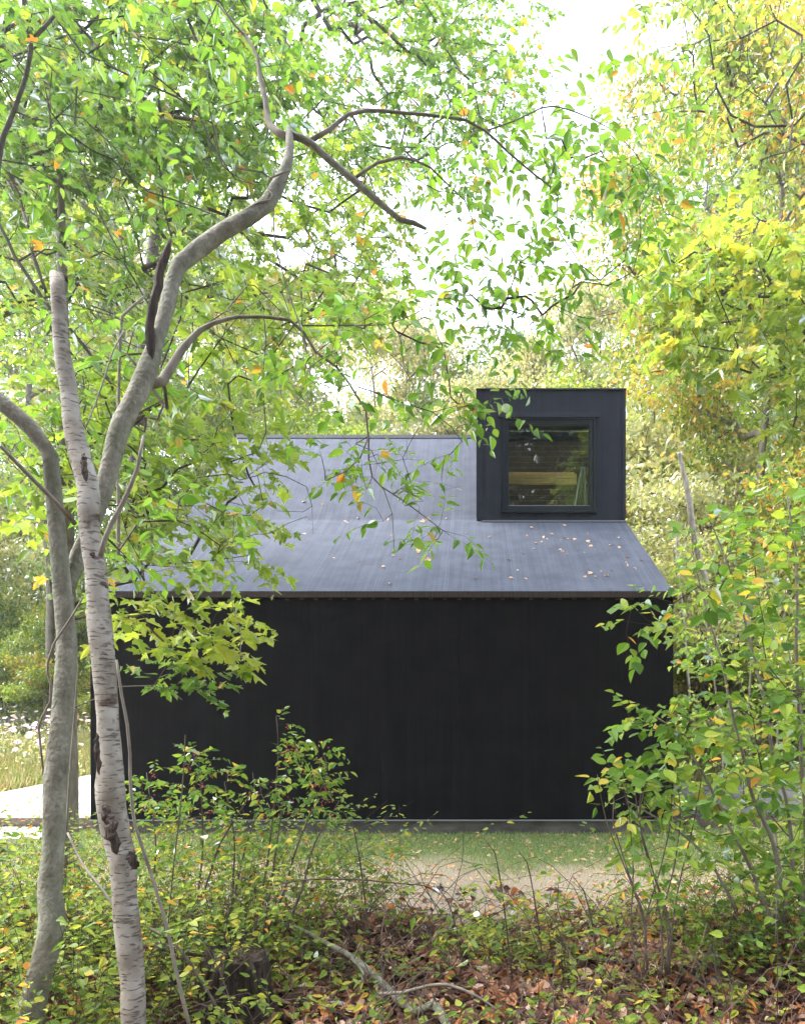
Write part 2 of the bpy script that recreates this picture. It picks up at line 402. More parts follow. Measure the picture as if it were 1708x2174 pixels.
M['wall_felt'], _ = felt('wall_felt', (.0052, .0049, .0052), (.0118, .0110, .0115), .85, .10)
M['dormer_felt'], _ = felt('dormer_felt', (.016, .018, .027), (.030, .033, .045), .75, .2, seam=.43)
M['eave'] = noisy('eave', [(.35, (.022, .016, .013)), (.65, (.06, .042, .033))], (60, 1, 1), 1, bump=.2, dist=.003)
M['frame'] = principled('frame', (.018, .024, .032), .3, .5)[0]
M['metal'] = principled('metal', (.22, .225, .24), .45, .5)[0]
M['concrete'] = noisy('concrete', [(.3, (.07, .06, .055)), (.7, (.15, .135, .12))], (1, 1, 2), 4, bump=.4, dist=.01)
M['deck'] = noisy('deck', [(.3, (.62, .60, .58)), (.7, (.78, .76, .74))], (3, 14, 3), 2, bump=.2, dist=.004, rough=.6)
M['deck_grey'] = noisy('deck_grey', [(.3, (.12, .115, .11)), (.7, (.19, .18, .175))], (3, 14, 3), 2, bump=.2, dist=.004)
M['deck_side'] = noisy('deck_side', [(.3, (.13, .09, .075)), (.7, (.22, .16, .14))], (1, 3, 10), 3, bump=.3, dist=.006)
M['stone_step'] = noisy('stone_step', [(.3, (.50, .48, .45)), (.7, (.72, .70, .67))], (1, 1, 1), 4, bump=.3, dist=.01)
M['stone'] = noisy('stone', [(.3, (.16, .15, .13)), (.7, (.34, .32, .28))], (1, 1, 1), 5, bump=.6, dist=.03)
M['beam'] = noisy('beam', [(.3, (.70, .44, .16)), (.7, (.82, .57, .26))], (.6, 8, 8), 3, bump=.1, dist=.003, rough=.5)
M['berry'] = principled('berry', (.35, .02, .015), .3, .5)[0]
M['curtain'] = principled('curtain', (.62, .68, .62), .9, .1)[0]
M['core'] = principled('core', (.6, .42, .08), .8, .2)[0]

def boards():
    m, nt, p = principled('inside_boards', (.2, .12, .06), .6, .3); L = nt.links.new
    tc = N(nt, 'ShaderNodeTexCoord'); sp = N(nt, 'ShaderNodeSeparateXYZ'); L(tc.outputs['Object'], sp.inputs[0])
    md = N(nt, 'ShaderNodeMath', operation='MODULO'); md.inputs[1].default_value = .105; L(sp.outputs[2], md.inputs[0])
    lt = N(nt, 'ShaderNodeMath', operation='LESS_THAN'); lt.inputs[1].default_value = .007; L(md.outputs[0], lt.inputs[0])
    mx = N(nt, 'ShaderNodeMix', data_type='RGBA'); mx.inputs['A'].default_value = (.085, .06, .035, 1); mx.inputs['B'].default_value = (.28, .2, .12, 1)
    L(lt.outputs[0], mx.inputs['Factor']); L(mx.outputs['Result'], p.inputs['Base Color'])
    return m
M['boards'] = boards()

def glass():
    m, nt, out = new_mat('glass'); L = nt.links.new
    t = N(nt, 'ShaderNodeBsdfTransparent'); t.inputs[0].default_value = (.90, .94, .91, 1)
    g = N(nt, 'ShaderNodeBsdfGlossy'); g.inputs['Roughness'].default_value = .01
    f = N(nt, 'ShaderNodeFresnel'); f.inputs[0].default_value = 1.55
    mu = N(nt, 'ShaderNodeMath', operation='MULTIPLY_ADD'); mu.inputs[1].default_value = 1.1; mu.inputs[2].default_value = .02; L(f.outputs[0], mu.inputs[0])
    mx = N(nt, 'ShaderNodeMixShader'); L(mu.outputs[0], mx.inputs[0]); L(t.outputs[0], mx.inputs[1]); L(g.outputs[0], mx.inputs[2])
    L(mx.outputs[0], out.inputs[0])
    return m
M['glass'] = glass()

def ground_mat():
    m, nt, p = principled('ground', (1, 1, 1), .95, .1); L = nt.links.new
    tc = N(nt, 'ShaderNodeTexCoord'); sp = N(nt, 'ShaderNodeSeparateXYZ'); L(tc.outputs['Object'], sp.inputs[0])
    n1 = N(nt, 'ShaderNodeTexNoise'); n1.inputs['Scale'].default_value = 9; n1.inputs['Detail'].default_value = 8; L(tc.outputs['Object'], n1.inputs['Vector'])
    n2 = N(nt, 'ShaderNodeTexNoise'); n2.inputs['Scale'].default_value = 1.1; n2.inputs['Detail'].default_value = 4; L(tc.outputs['Object'], n2.inputs['Vector'])
    n3 = N(nt, 'ShaderNodeTexNoise'); n3.inputs['Scale'].default_value = 60; n3.inputs['Detail'].default_value = 4; L(tc.outputs['Object'], n3.inputs['Vector'])
    soil = ramp(nt, [(.3, (.03, .018, .012)), (.7, (.10, .06, .04))]); L(n1.outputs[0], soil.inputs[0])
    bare = ramp(nt, [(.3, (.24, .18, .13)), (.55, (.38, .31, .23)), (.75, (.50, .43, .34))]); L(n3.outputs[0], bare.inputs[0])
    lawn = ramp(nt, [(.35, (.07, .12, .04)), (.7, (.19, .22, .09))]); L(n3.outputs[0], lawn.inputs[0])
    field = ramp(nt, [(.3, (.15, .19, .06)), (.7, (.30, .28, .12))]); L(n1.outputs[0], field.inputs[0])
    wob = N(nt, 'ShaderNodeMath', operation='MULTIPLY_ADD'); wob.inputs[1].default_value = 1.8; L(n2.outputs[0], wob.inputs[0]); L(sp.outputs[1], wob.inputs[2])
    def step(a, b):
        r_ = N(nt, 'ShaderNodeMapRange', interpolation_type='SMOOTHSTEP'); r_.inputs[1].default_value = a; r_.inputs[2].default_value = b; L(wob.outputs[0], r_.inputs[0]); return r_
    def mix(f, a, b):
        x = N(nt, 'ShaderNodeMix', data_type='RGBA'); L(f.outputs[0], x.inputs['Factor']); L(a.outputs[0] if 'Result' not in a.outputs else a.outputs['Result'], x.inputs['A']); L(b.outputs[0], x.inputs['B']); return x
    c = mix(step(6.1, 6.7), soil, bare)
    c = mix(step(7.9, 8.7), c, lawn)
    c = mix(step(12.5, 14.5), c, field)
    L(c.outputs['Result'], p.inputs['Base Color'])
    b = N(nt, 'ShaderNodeBump'); b.inputs['Strength'].default_value = .8; b.inputs['Distance'].default_value = .02
    L(n3.outputs[0], b.inputs['Height']); L(b.outputs[0], p.inputs['Normal'])
    return m
M['ground'] = ground_mat()

# ------------------------------------------------------------------ terrain
def make_ground():
    xs = np.concatenate([[-400, -200, -100, -60], np.linspace(-40, 40, 161), [60, 100, 200, 400]])
    ys = np.concatenate([[-300, -100, -40, -15], np.linspace(-6, 60, 221), [80, 100, 200, 400, 700]])
    X, Y = np.meshgrid(xs, ys); Z = ground_z(X, Y)
    v = np.stack([X, Y, Z], -1).reshape(-1, 3); nx = len(xs)
    i, j = np.meshgrid(np.arange(len(ys) - 1), np.arange(nx - 1), indexing='ij')
    a = i * nx + j
    q = np.stack([a, a + 1, a + nx + 1, a + nx], -1).reshape(-1)
    o = MB().add(v, q, np.full(len(q) // 4, 4)).build('ground', M['ground'], None, True)
    props(o, 'ground of leaf litter, bare soil and lawn rising behind the house', None, None, 'structure')
make_ground()

# ------------------------------------------------------------------ house
HX0, HX1, YF = -4.717, 2.43, 9.0
YK, YR, YB = 11.93, 14.28, 19.6
ZE, ZK, ZR = 2.985, 4.575, 6.79
ZW0 = 0.18
DX0, DX1, DZ = .026, HX1, 6.684
def make_house():
    H = empty('black_house', ((HX0 + HX1) / 2, YF, 0), 'black felt clad house with sloping grey roof and one square roof window', 'house')
    b = MB(); t = .16
    b.box(HX0, HX1, YF, YF + t, ZW0, ZE - .075)                       # front
    b.build('front_wall', M['wall_felt'], H)
    # side walls with the gable profile
    def gz(y):
        return ZE + (ZK - ZE) * (y - YF) / (YK - YF) if y < YK else ZK + (ZR - ZK) * (y - YK) / (YR - YK)
    for x0 in (HX0, HX1 - t):
        s = MB()
        prof = [(YF + t, ZW0), (YB, ZW0), (YB, ZE - .06), (YR, ZR - .1), (YK, ZK - .09), (YF + t, gz(YF + t) - .085)]
        s.prism(prof, x0, x0 + t)
        s.build('side_wall', M['wall_felt'], H)
    b = MB(); b.box(HX0, HX1, YB, YB + t, ZW0, ZE - .07); b.build('back_wall', M['wall_felt'], H)
    # roof: front slope in two pitches (upper one stops at the dormer), back slope
    th = .06
    r = MB()
    # softened fold between the two pitches
    prof = []
    for k in range(7):
        u = k / 6
        if k in (0,):
            pass
        yk0, yk1 = YK - .05, YK + .03
        p0 = np.array((yk0, gz(yk0))); p2 = np.array((yk1, gz(yk1))); p1 = np.array((YK, ZK))
        q = (1 - u) ** 2 * p0 + 2 * u * (1 - u) * p1 + u * u * p2
        prof.append(tuple(q))
    up = [(YF - .012, ZE)] + prof + [(YR, ZR)]
    lo = [(YR, ZR - th)] + [(a, c - th) for a, c in prof[::-1]] + [(YF - .012, ZE - th)]
    r.prism(up + lo, HX0, DX0)
    r.prism([(YF - .012, ZE), (YK - .05, gz(YK - .05)), (YK + .12, ZK + .0), (YK + .12, ZK - th), (YF - .012, ZE - th)], DX0, DX1)
    r.prism([(YR, ZR), (YB + .2, ZE + .02), (YB + .2, ZE - th), (YR, ZR - th)], HX0, HX1)
    roof = r.build('roof', M['roof_felt'], H)
    rc = MB(); rc.prism([(YR - .10, ZR - .075), (YR, ZR + .022), (YR + .10, ZR - .03), (YR + .10, ZR - .06), (YR, ZR - .01), (YR - .10, ZR - .09)], HX0 - .01, DX0)
    rc.build('ridge_cap', M['dormer_felt'], roof)
    e = MB(); e.box(HX0 - .012, HX1 + .012, YF - .055, YF + .02, ZE - .082, ZE - .012)
    g = rgen(5)
    xs = np.arange(HX0 + .1, HX1, .176)
    for x in xs:
        e.box(x, x + .05, YF - .022, YF - .002, ZE - .10 - .012 * g.random(), ZE - .084)
    e.build('eave_trim', M['eave'], H)
    d = MB(); d.box(HX0 - .005, HX1 + .005, YF - .03, YF + .01, ZW0 - .012, ZW0); d.build('drip_flashing', M['metal'], H)
    f = MB(); f.box(HX0 + .05, HX1 - .05, YF + .03, YB + .1, -.25, ZW0 - .013); f.build('foundation', M['concrete'], H)
    # dormer
    D = MB(); y0 = YK - .06
    wx0, wx1, wz0, wz1 = .444, 1.946, 4.703, 6.209
    D.box(DX0, wx0, y0, y0 + .2, ZK - .02, DZ - .02)
    D.box(wx1, DX1, y0, y0 + .2, ZK - .02, DZ - .02)
    D.box(wx0, wx1, y0, y0 + .2, ZK - .02, wz0)
    D.box(wx0, wx1, y0, y0 + .2, wz1, DZ - .02)
    D.prism([(y0 + .2, ZK), (y0 + .2, DZ - .02), (YR, ZR - .02), (YR, ZR - .4)], DX0, DX0 + .12)
    D.prism([(y0 + .2, ZK - .1), (y0 + .2, DZ - .02), (YR, ZR - .02), (YR, ZR - .4)], DX1 - .12, DX1)
    dm = D.build('dormer', M['dormer_felt'], H)
    # corner laps, roof sheet with an unseen opening added to light the rail
    c = MB(); c.box(DX0 - .006, DX0 + .095, y0 - .014, y0 - .001, ZK + .005, DZ - .02); c.build('corner_lap', M['dormer_felt'], dm)
    c = MB(); c.box(DX1 - .05, DX1 + .006, y0 - .012, y0 - .001, ZK + .005, DZ - .02)
    c.build('corner_lap', M['dormer_felt'], dm)
    c = MB()
    sx0, sx1, sy0, sy1 = .2, 2.25, 12.15, 14.0
    def zt(y): return DZ + (ZR - DZ) * (y - y0) / (YR - y0)
    for (a0, a1, b0, b1) in ((DX0 - .01, DX1 + .01, y0 - .03, sy0), (DX0 - .01, DX1 + .01, sy1, YR + .05), (DX0 - .01, sx0, sy0, sy1), (sx1, DX1 + .01, sy0, sy1)):
        c.prism([(b0, zt(b0) - .02), (b0, zt(b0)), (b1, zt(b1)), (b1, zt(b1) - .02)], a0, a1)
    c.build('dormer_roof', M['frame'], dm)
    c = MB(); c.prism([(sy0, zt(sy0) + .002), (sy0, zt(sy0) + .008), (sy1, zt(sy1) + .008), (sy1, zt(sy1) + .002)], sx0 - .03, sx1 + .03); c.build('added_light_pane', M['glass'], dm)  # glazing of the invented opening above the rail
    c = MB(); c.box(DX0 + .08, DX1, y0 - .07, y0 - .0, ZK - .055, ZK - .035); c.build('dormer_flashing', M['metal'], dm)
    c = MB()
    c.prism([(y0 - .055, wz1 + .0), (y0 - .045, wz1 + .085), (y0, wz1 + .10), (y0, wz1)], wx0 - .07, wx1 + .06)
    c.build('window_hood', M['dormer_felt'], dm)
    # window
    gx0, gx1, gz0, gz1 = .539, 1.850, 4.798, 6.116
    F = MB()
    def ring(x0, x1, z0, z1, w, ya, yb, bb=None):
        wb = w if bb is None else bb
        F.box(x0, x1, ya, yb, z0, z0 + wb); F.box(x0, x1, ya, yb, z1 - w, z1)
        F.box(x0, x0 + w, ya, yb, z0 + wb, z1 - w); F.box(x1 - w, x1, ya, yb, z0 + wb, z1 - w)
    ring(wx0 + .001, wx1 - .001, wz0 + .001, wz1 - .001, .028, y0 - .035, y0 + .12)
    w = F.build('window', M['frame'], H)
    F = MB(); ring(wx0 + .032, wx1 - .032, wz0 + .032, wz1 - .032, .066, y0 - .005, y0 + .10); F.build('sash', M['frame'], w)
    F = MB(); F.box(gx0, gx1, y0 - .008, y0 + .004, gz0 - .010, gz0 + .001); F.build('sill_bead', M['metal'], w)
    F = MB(); F.box(gx0 - .01, gx1 + .01, y0 + .055, y0 + .062, gz0 - .01, gz1 + .01); F.build('pane', M['glass'], w)
    F = MB(); F.box(wx0 - .02, wx1 + .02, y0 - .05, y0 - .001, wz0 - .03, wz0 - .006); F.build('sill', M['frame'], w)
    # inside of the dormer
    I = MB()
    I.box(DX0 + .13, DX1 - .13, 14.05, 14.08, 3.9, 6.6)
    I.build('inside_boarding', M['boards'], H)
    I = MB()
    I.box(DX0 + .125, DX0 + .14, y0 + .21, 14.04, 3.9, 6.58); I.box(DX1 - .14, DX1 - .125, y0 + .21, 14.04, 3.9, 6.58)
    I.box(DX0 + .14, DX1 - .14, YK + .2, 14.04, 3.85, 3.88)
    I.build('bounce_lining', M['curtain'], H)  # side and floor lining whitened to bounce light onto the rail
    I = MB(); yb = 13.0
    z = lambda py: at(0, py, yb)[2]
    I.box(DX0 + .15, 1.80, yb, yb + .09, z(1025.6), z(1016.3)); I.box(DX0 + .15, 1.80, yb, yb + .09, z(1015.3), z(1005.5))
    I.build('inside_rail', M['beam'], H)
    I = MB(); I.box(DX0 + .15, 1.80, yb + .3, yb + .4, z(1003), z(991)); I.build('inside_beam', M['beam'], H)
    g = MB(); P = []
    nf = 26
    for k in range(nf):
        u = k / (nf - 1)
        xb = 1.60 + .33 * u; xt = 1.80 + .08 * u
        P.append((xb, 12.5 + .03 * math.sin(u * 22), 4.70)); P.append((xt, 12.5 + .015 * math.sin(u * 22), 5.62))
    g.poly(P, [(2 * k, 2 * k + 2, 2 * k + 3, 2 * k + 1) for k in range(nf - 1)]); g.build('curtain', M['curtain'], H, True)
    return H
HOUSE = make_house()

# deck and step
def make_deck():
    D = empty('timber_deck', (-6.1, 9.3, 0), 'pale timber deck wrapping both sides of the black house', 'deck')
    zt = .172
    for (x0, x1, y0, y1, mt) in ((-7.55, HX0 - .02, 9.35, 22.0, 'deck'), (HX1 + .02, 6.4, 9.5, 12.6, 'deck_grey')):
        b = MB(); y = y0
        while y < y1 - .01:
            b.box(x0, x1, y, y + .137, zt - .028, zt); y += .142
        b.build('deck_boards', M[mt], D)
        b = MB(); b.box(x0 + .01, x1 - .01, y0 + .01, y1 - .01, .05, zt - .03); b.box(x0 + .012, x1 - .012, y0 + .014, y1 - .015, -.1, .049)
        b.build('fascia', M['deck_side'], D)
    S = empty('stone_step', (-6.6, 9.0, 0), 'low broad pale step slab in front of the timber deck', 'step')
    b = MB(); b.box(-8.8, -4.98, 8.55, 9.33, -.02, .035); b.build('tread', M['stone_step'], S)
    b = MB(); b.box(-8.75, -5.02, 8.57, 9.3, -.2, -.022); b.build('riser', M['deck_side'], S)
make_deck()

# ------------------------------------------------------------------ vegetation tools
def resample(P, R, step):
    """smooth resampling of a traced line"""
    P = np.asarray(P, float); R = np.asarray(R, float)
    if len(P) > 2:
        Q = [P[0]]; RR = [R[0]]
        for i in range(len(P) - 1):
            p0 = P[max(i - 1, 0)]; p1 = P[i]; p2 = P[i + 1]; p3 = P[min(i + 2, len(P) - 1)]
            n = max(1, int(np.linalg.norm(p2 - p1) / step))
            for k in range(1, n + 1):
                t = k / n
                q = .5 * ((2 * p1) + (-p0 + p2) * t + (2 * p0 - 5 * p1 + 4 * p2 - p3) * t * t + (-p0 + 3 * p1 - 3 * p2 + p3) * t ** 3)
                Q.append(q); RR.append(R[i] * (1 - t) + R[i + 1] * t)
        return np.array(Q), np.array(RR)
    n = max(2, int(np.linalg.norm(P[1] - P[0]) / step))
    t = np.linspace(0, 1, n + 1)[:, None]
    return P[0] * (1 - t) + P[1] * t, R[0] + (R[1] - R[0]) * t[:, 0]

def trace(pts, Y0, Y1=None, step=.08):
    """pts: (px, py, width_px) in the photograph's frame; the line recedes from Y0 to Y1 metres"""
    if Y1 is None: Y1 = Y0
    n = len(pts); Y = np.linspace(Y0, Y1, n)
    P = np.array([at(p[0], p[1], y) for p, y in zip(pts, Y)]); R = np.array([p[2] * .92 * y / FPX / 2 / math.sqrt(1 + ((p[0] - CX) ** 2 + .6 * (p[1] - HZ) ** 2) / FPX ** 2) for p, y in zip(pts, Y)])
    P, R = resample(P, R, step)
    g_ = rgen(int(abs(pts[0][0]) * 7 + abs(pts[0][1])) + 1); n = len(R); t = np.arange(n) * step
    w = sum(a_ * np.sin(t * f_ + g_.uniform(0, 6.3)) for a_, f_ in ((.035, 5), (.03, 11), (.025, 23), (.02, 41)))
    P = P + np.minimum(R * .2, .0035)[:, None] * np.stack([np.sin(t * 17 + g_.uniform(0, 6)), 0 * t, np.cos(t * 13 + g_.uniform(0, 6))], -1)
    return P, R * (1 + w)

def grow(chains, att, bf=.3, seg=.3, tip=.004, power=.45, seed=0, wobble=.05):
    """chains: list of (P, R) already there. Connects every attractor to the skeleton.
    returns list of new branch tubes (P, R) and, for each attractor, its outward direction"""
    g = rgen(seed)
    pos = []; par = []; plen = []; fixr = []
    for (P, R) in chains:
        d0 = 0.0
        base = -1
        if pos:
            d = np.linalg.norm(np.array(pos) - P[0], axis=1); j = int(d.argmin()); d0 = plen[j]; base = j
        for k in range(len(P)):
            par.append(base if k == 0 else len(pos) - 1)
            if k: d0 += np.linalg.norm(P[k] - P[k - 1])
            pos.append(P[k]); plen.append(d0); fixr.append(R[k])
    nfix = len(pos)
    att = np.asarray(att, float); n = len(att)
    pos_a = np.array(pos); pl = np.array(plen); fr = np.array(fixr)
    ok = np.arange(nfix)
    best = np.full(n, 1e9); bn = np.zeros(n, int)
    D = np.linalg.norm(att[:, None] - pos_a[None], axis=2) + bf * pl[None]
    bn = D.argmin(1); best = D[np.arange(n), bn]
    done = np.zeros(n, bool); term = np.zeros(n, int); dirs = np.zeros((n, 3))
    for it in range(n):
        c = np.where(done, 1e9, best); a = int(c.argmin()); done[a] = True
        p = bn[a]; S = np.array(pos[p]); E = att[a]; d = np.linalg.norm(E - S)
        gp = par[p]
        pd = norm(S - np.array(pos[gp])) if gp >= 0 else np.array((0, 0, 1.))
        if p < nfix: pd = norm(pd * .5 + norm(E - S))
        ctrl = S + pd * d * .4
        k = max(1, int(round(d / seg)))
        new = []
        prev = p
        for i in range(1, k + 1):
            u = i / k
            q = (1 - u) ** 2 * S + 2 * u * (1 - u) * ctrl + u * u * E
            if i < k: q = q + g.normal(size=3) * wobble * seg
            par.append(prev); prev = len(pos); pos.append(q)
            plen.append(plen[par[-1]] + np.linalg.norm(q - np.array(pos[par[-1]]))); new.append(prev)
        term[a] = prev
        nn = np.array([pos[i] for i in new]); nl = np.array([plen[i] for i in new])
        dirs[a] = norm(np.array(pos[prev]) - np.array(pos[par[prev]]))
        Dn = np.linalg.norm(att[:, None] - nn[None], axis=2) + bf * nl[None]
        m = Dn.min(1); am = Dn.argmin(1); up = m < best
        best[up] = m[up]; bn[up] = np.array(new)[am[up]]
    pos = np.array(pos); N_ = len(pos); par = np.array(par)
    tips = np.zeros(N_); np.add.at(tips, term, 1)
    for i in range(N_ - 1, nfix - 1, -1): tips[par[i]] += tips[i]
    rad = tip * np.maximum(tips, 1) ** power
    child = {}
    for i in range(nfix, N_): child.setdefault(par[i], []).append(i)
    out = []
    starts = [(p, c) for p in range(nfix) for c in child.get(p, [])]
    while starts:
        p, c = starts.pop()
        P = [pos[p], pos[c]]; r0 = rad[c] if p < nfix else rad[c]
        R = [min(r0 * 1.15, fr[p] * .9) if p < nfix else r0, r0]
        cur = c
        while cur in child:
            ch = sorted(child[cur], key=lambda i: -rad[i])
            for o_ in ch[1:]: starts.append((cur, o_))
            cur = ch[0]; P.append(pos[cur]); R.append(rad[cur])
        R[-1] *= .6
        out.append((np.array(P), np.array(R)))
    return out, dirs

def add_chains(mb, chains, px_thick=.012):
    for P, R in chains:
        s = 3 if R.max() < .008 else 5 if R.max() < .03 else 8
        mb.tube(P, R, s, cap=False)

def spray(g, C, D, k, L, size, droop=.35, tilt=.45, flat=.5, spread=.9, fwd=.5, up=(0, 0, 1)):
    """k leaves alternating along a twig of length L at every point; gives leaves and twig lines"""
    n = len(C)
    D = norm(D * np.array([1, 1, flat]) + g.normal(size=(n, 3)) * .45 * np.array([1, 1, .5]))
    Ls = L * g.uniform(.6, 1.25, size=(n, 1))
    u = (np.arange(k) + .6) / k
    Pn = C[:, None] + D[:, None] * (Ls * u[None])[:, :, None]
    Pn[:, :, 2] -= droop * (Ls * u[None] ** 2)
    Dn = np.broadcast_to(D[:, None], Pn.shape).copy(); Dn[:, :, 2] -= 2 * droop * u[None]
    side = norm(np.cross(Dn, np.array([0, 0, 1.])))
    s = np.where(np.arange(k) % 2 == 0, 1, -1)[None, :, None]
    A = norm(side * s * spread + norm(Dn) * fwd + g.normal(size=Pn.shape) * .25 + np.array([0, 0, -.22]))
    Nn = np.asarray(up, float) + g.normal(size=Pn.shape) * tilt
    S = size * np.clip(np.exp(g.normal(size=(n, k)) * .28), .45, 1.5)
    base = Pn + A * (S * .12)[:, :, None]
    t = np.array([0, .35, .7, 1.0])
    T = C[:, None] + D[:, None] * (Ls * t[None])[:, :, None]; T[:, :, 2] -= droop * (Ls * t[None] ** 2)
    return base.reshape(-1, 3), A.reshape(-1, 3), Nn.reshape(-1, 3), S.ravel(), T

def blobs(g, centers, radii, n, flat=.7):
    """points spread through soft clumps"""
    c = np.asarray(centers); r = np.asarray(radii)
    i = g.integers(0, len(c), n)
    d = norm(g.normal(size=(n, 3))) * (g.random((n, 1)) ** .45)
    return c[i] + d * r[i][:, None] * np.array([1, 1, flat])

def region(g, n, poly, Y, dz=0):
    """points filling a polygon of the frame between the distances Y = (near, far)"""
    poly = np.array(poly, float); x0, y0 = poly.min(0); x1, y1 = poly.max(0); out = []
    while len(out) < n:
        p = (g.uniform(x0, x1), g.uniform(y0, y1)); ins = False; j = len(poly) - 1
        for i in range(len(poly)):
            xi, yi = poly[i]; xj, yj = poly[j]
            if (yi > p[1]) != (yj > p[1]) and p[0] < (xj - xi) * (p[1] - yi) / (yj - yi) + xi: ins = not ins
            j = i
        if ins: out.append(at(p[0], p[1], g.uniform(*Y)))
    return np.array(out)

def clumpy(g, pts, k, keep=.7):
    """drop the points farthest from k random centres so that gaps open"""
    c = pts[g.choice(len(pts), k, replace=False)]
    d = np.linalg.norm(pts[:, None] - c[None], axis=2).min(1)
    return pts[d <= np.quantile(d, keep)]

def make_tree(name, label, cat, base, trunk, att, leafm, barkm, seed, k=7, L=.35, size=.09, tmpl=MP, group=None, bf=.3, seg=.25,
              tip=.004, power=.45, droop=.3, tilt=.5, wob=.03, extra=None, sides=10, twigs=True, twig_mat='twig', flat=.5, grow_on=None):
    """trunk: list of (name, P, R, material); att: ends of the branches"""
    g = rgen(seed)
    T = empty(name, base, label, cat, group)
    for (nm, P, R, mt) in trunk:
        MB().tube(P, R, sides, True, wob, seed).build(nm, M[mt], T, True)
    ch, dirs = grow([(P, R) for (_, P, R, _) in (grow_on or trunk)], att, bf, seg, tip, power, seed)
    mb = MB(); add_chains(mb, ch)
    B, A, Nn, S, TW = spray(g, np.asarray(att), dirs, k, L, size, droop, tilt, flat)
    if twigs: mb.tubes(TW, np.array([tip * .55, tip * .45, tip * .35, tip * .2])[None], 3, False)
    mb.build('branches', M[barkm if not twigs else twig_mat], T, True)
    mb = MB(); mb.leaves(B, A, Nn, S, tmpl); mb.build('crown', M[leafm], T)
    return T

def far_proto(seed, h, crown_r, nb, natt, nleaf, leaf, spread, low=.25, tm=QD, leafm='leaf_far', barkm='bark_mid', name='forest_tree', lean=0, tr=.12):
    """a tree for the middle and far distance at the origin; returns meshes"""
    g = rgen(seed)
    tp = np.array([(0, 0, -.3), (lean * .1, .05, h * .25), (lean * .3 + g.normal() * .2, g.normal() * .2, h * .5), (lean * .7 + g.normal() * .4, g.normal() * .3, h * .75), (lean + g.normal() * .4, 0, h * .93)])
    P, R = resample(tp, [tr, tr * .8, tr * .6, tr * .35, tr * .1], .5)
    # clump centres inside an uneven crown
    cz = g.uniform(low * h, h * .96, nb); t = (cz / h - low) / (1 - low)
    rr = crown_r * np.sin(np.pi * np.clip(t * .85 + .12, 0, 1)) ** .7 * g.uniform(.35, 1.1, nb); a = g.uniform(0, 2 * np.pi, nb)
    ax = np.interp(cz, P[:, 2], P[:, 0])
    C = np.stack([ax + rr * np.cos(a), rr * np.sin(a), cz], 1)
    rad = g.uniform(.55, 1.35, nb) * crown_r / 3.6
    att = blobs(g, C, rad, natt, .6)
    ch, dirs = grow([(P, R)], att, .35, .6, .010, .42, seed)
    tb = MB().tube(P, R, 8, False, .05, seed)
    bb = MB(); add_chains(bb, ch)
    n = natt * nleaf
    cc = np.repeat(att, nleaf, 0) + g.normal(size=(n, 3)) * spread * np.array([1, 1, .5])
    A = norm(g.normal(size=(n, 3)) + np.array([0, 0, -.7])); Nn = norm(g.normal(size=(n, 3)) * .8 + np.array([0, 0, .8]))
    lb = MB().leaves(cc, A, Nn, leaf * g.uniform(.6, 1.3, n), tm)
    return tb.mesh(name + '_trunk', M[barkm], (0, 0, 0), True), bb.mesh(name + '_branches', M[barkm], (0, 0, 0), True), lb.mesh(name + '_crown', M[leafm])

def place_far(name, proto, x, y, s, rz, label, group, cat='tree', zs=1.0, parts=('trunk', 'branches', 'crown')):
    o = empty(name, (x, y, float(ground_z(x, y))), label, cat, group)
    o.rotation_euler = (0, 0, rz); o.scale = (s, s, s * zs)
    for nm, me in zip(parts, proto):
        c = bpy.data.objects.new(nm, me); COL.objects.link(c); c.parent = o
    return o

# ------------------------------------------------------------------ the grey-barked tree with the twisting limb (traced)
g = rgen(1)
bx, by = at(45, 2300, 3.25)[:2]
gt_trunk = trace([(50, 2420, 95), (58, 2200, 78), (90, 2052, 66), (111, 1952, 68), (107, 1902, 60), (113, 1777, 57), (118, 1652, 54), (127, 1552, 50), (137, 1452, 50), (142, 1376, 50), (147, 1226, 51), (146, 1126, 47)], 3.2, 3.5)
gt_left = trace([(146, 1140, 44), (136, 1051, 40), (107, 966, 42), (70, 916, 42), (0, 850, 42), (-90, 770, 38), (-200, 640, 32)], 3.5, 3.3)
gt_right = trace([(140, 1260, 36), (168, 1180, 42), (210, 1075, 42), (237, 970, 46), (262, 895, 54), (292, 832, 56), (314, 780, 54), (330, 735, 40), (345, 690, 36), (355, 645, 38), (364, 600, 38), (380, 560, 44), (425, 525, 44), (470, 492, 40), (525, 462, 40), (568, 432, 38), (592, 390, 36), (610, 345, 28), (614, 310, 25), (614, 285, 20), (612, 268, 10)], 3.5, 4.1)
gt_l1 = trace([(612, 292, 20), (590, 280, 22), (572, 262, 18), (562, 210, 15), (552, 165, 13), (546, 120, 10), (520, 75, 8), (460, 5, 6), (420, -60, 5)], 4.1, 4.5)
gt_l2 = trace([(612, 285, 20), (640, 292, 20), (662, 304, 20), (700, 340, 18), (750, 382, 18), (800, 425, 17), (850, 465, 14), (880, 473, 13), (905, 486, 8)], 4.1, 4.3)
gt_l3 = trace([(655, 300, 14), (695, 275, 12), (740, 242, 11), (780, 234, 10), (850, 238, 9), (904, 242, 9), (989, 255, 8), (1029, 277, 7), (1079, 322, 6), (1134, 370, 5), (1184, 415, 4), (1181, 480, 3), (1234, 565, 2.5), (1262, 660, 2)], 4.15, 4.8)
gt_l4 = trace([(752, 380, 10), (800, 345, 9), (850, 332, 8), (884, 340, 6), (914, 355, 5.5), (954, 395, 5), (986, 425, 4), (1000, 460, 3), (1024, 570, 2.5), (1054, 635, 2.5), (1094, 715, 2)], 4.2, 4.7)
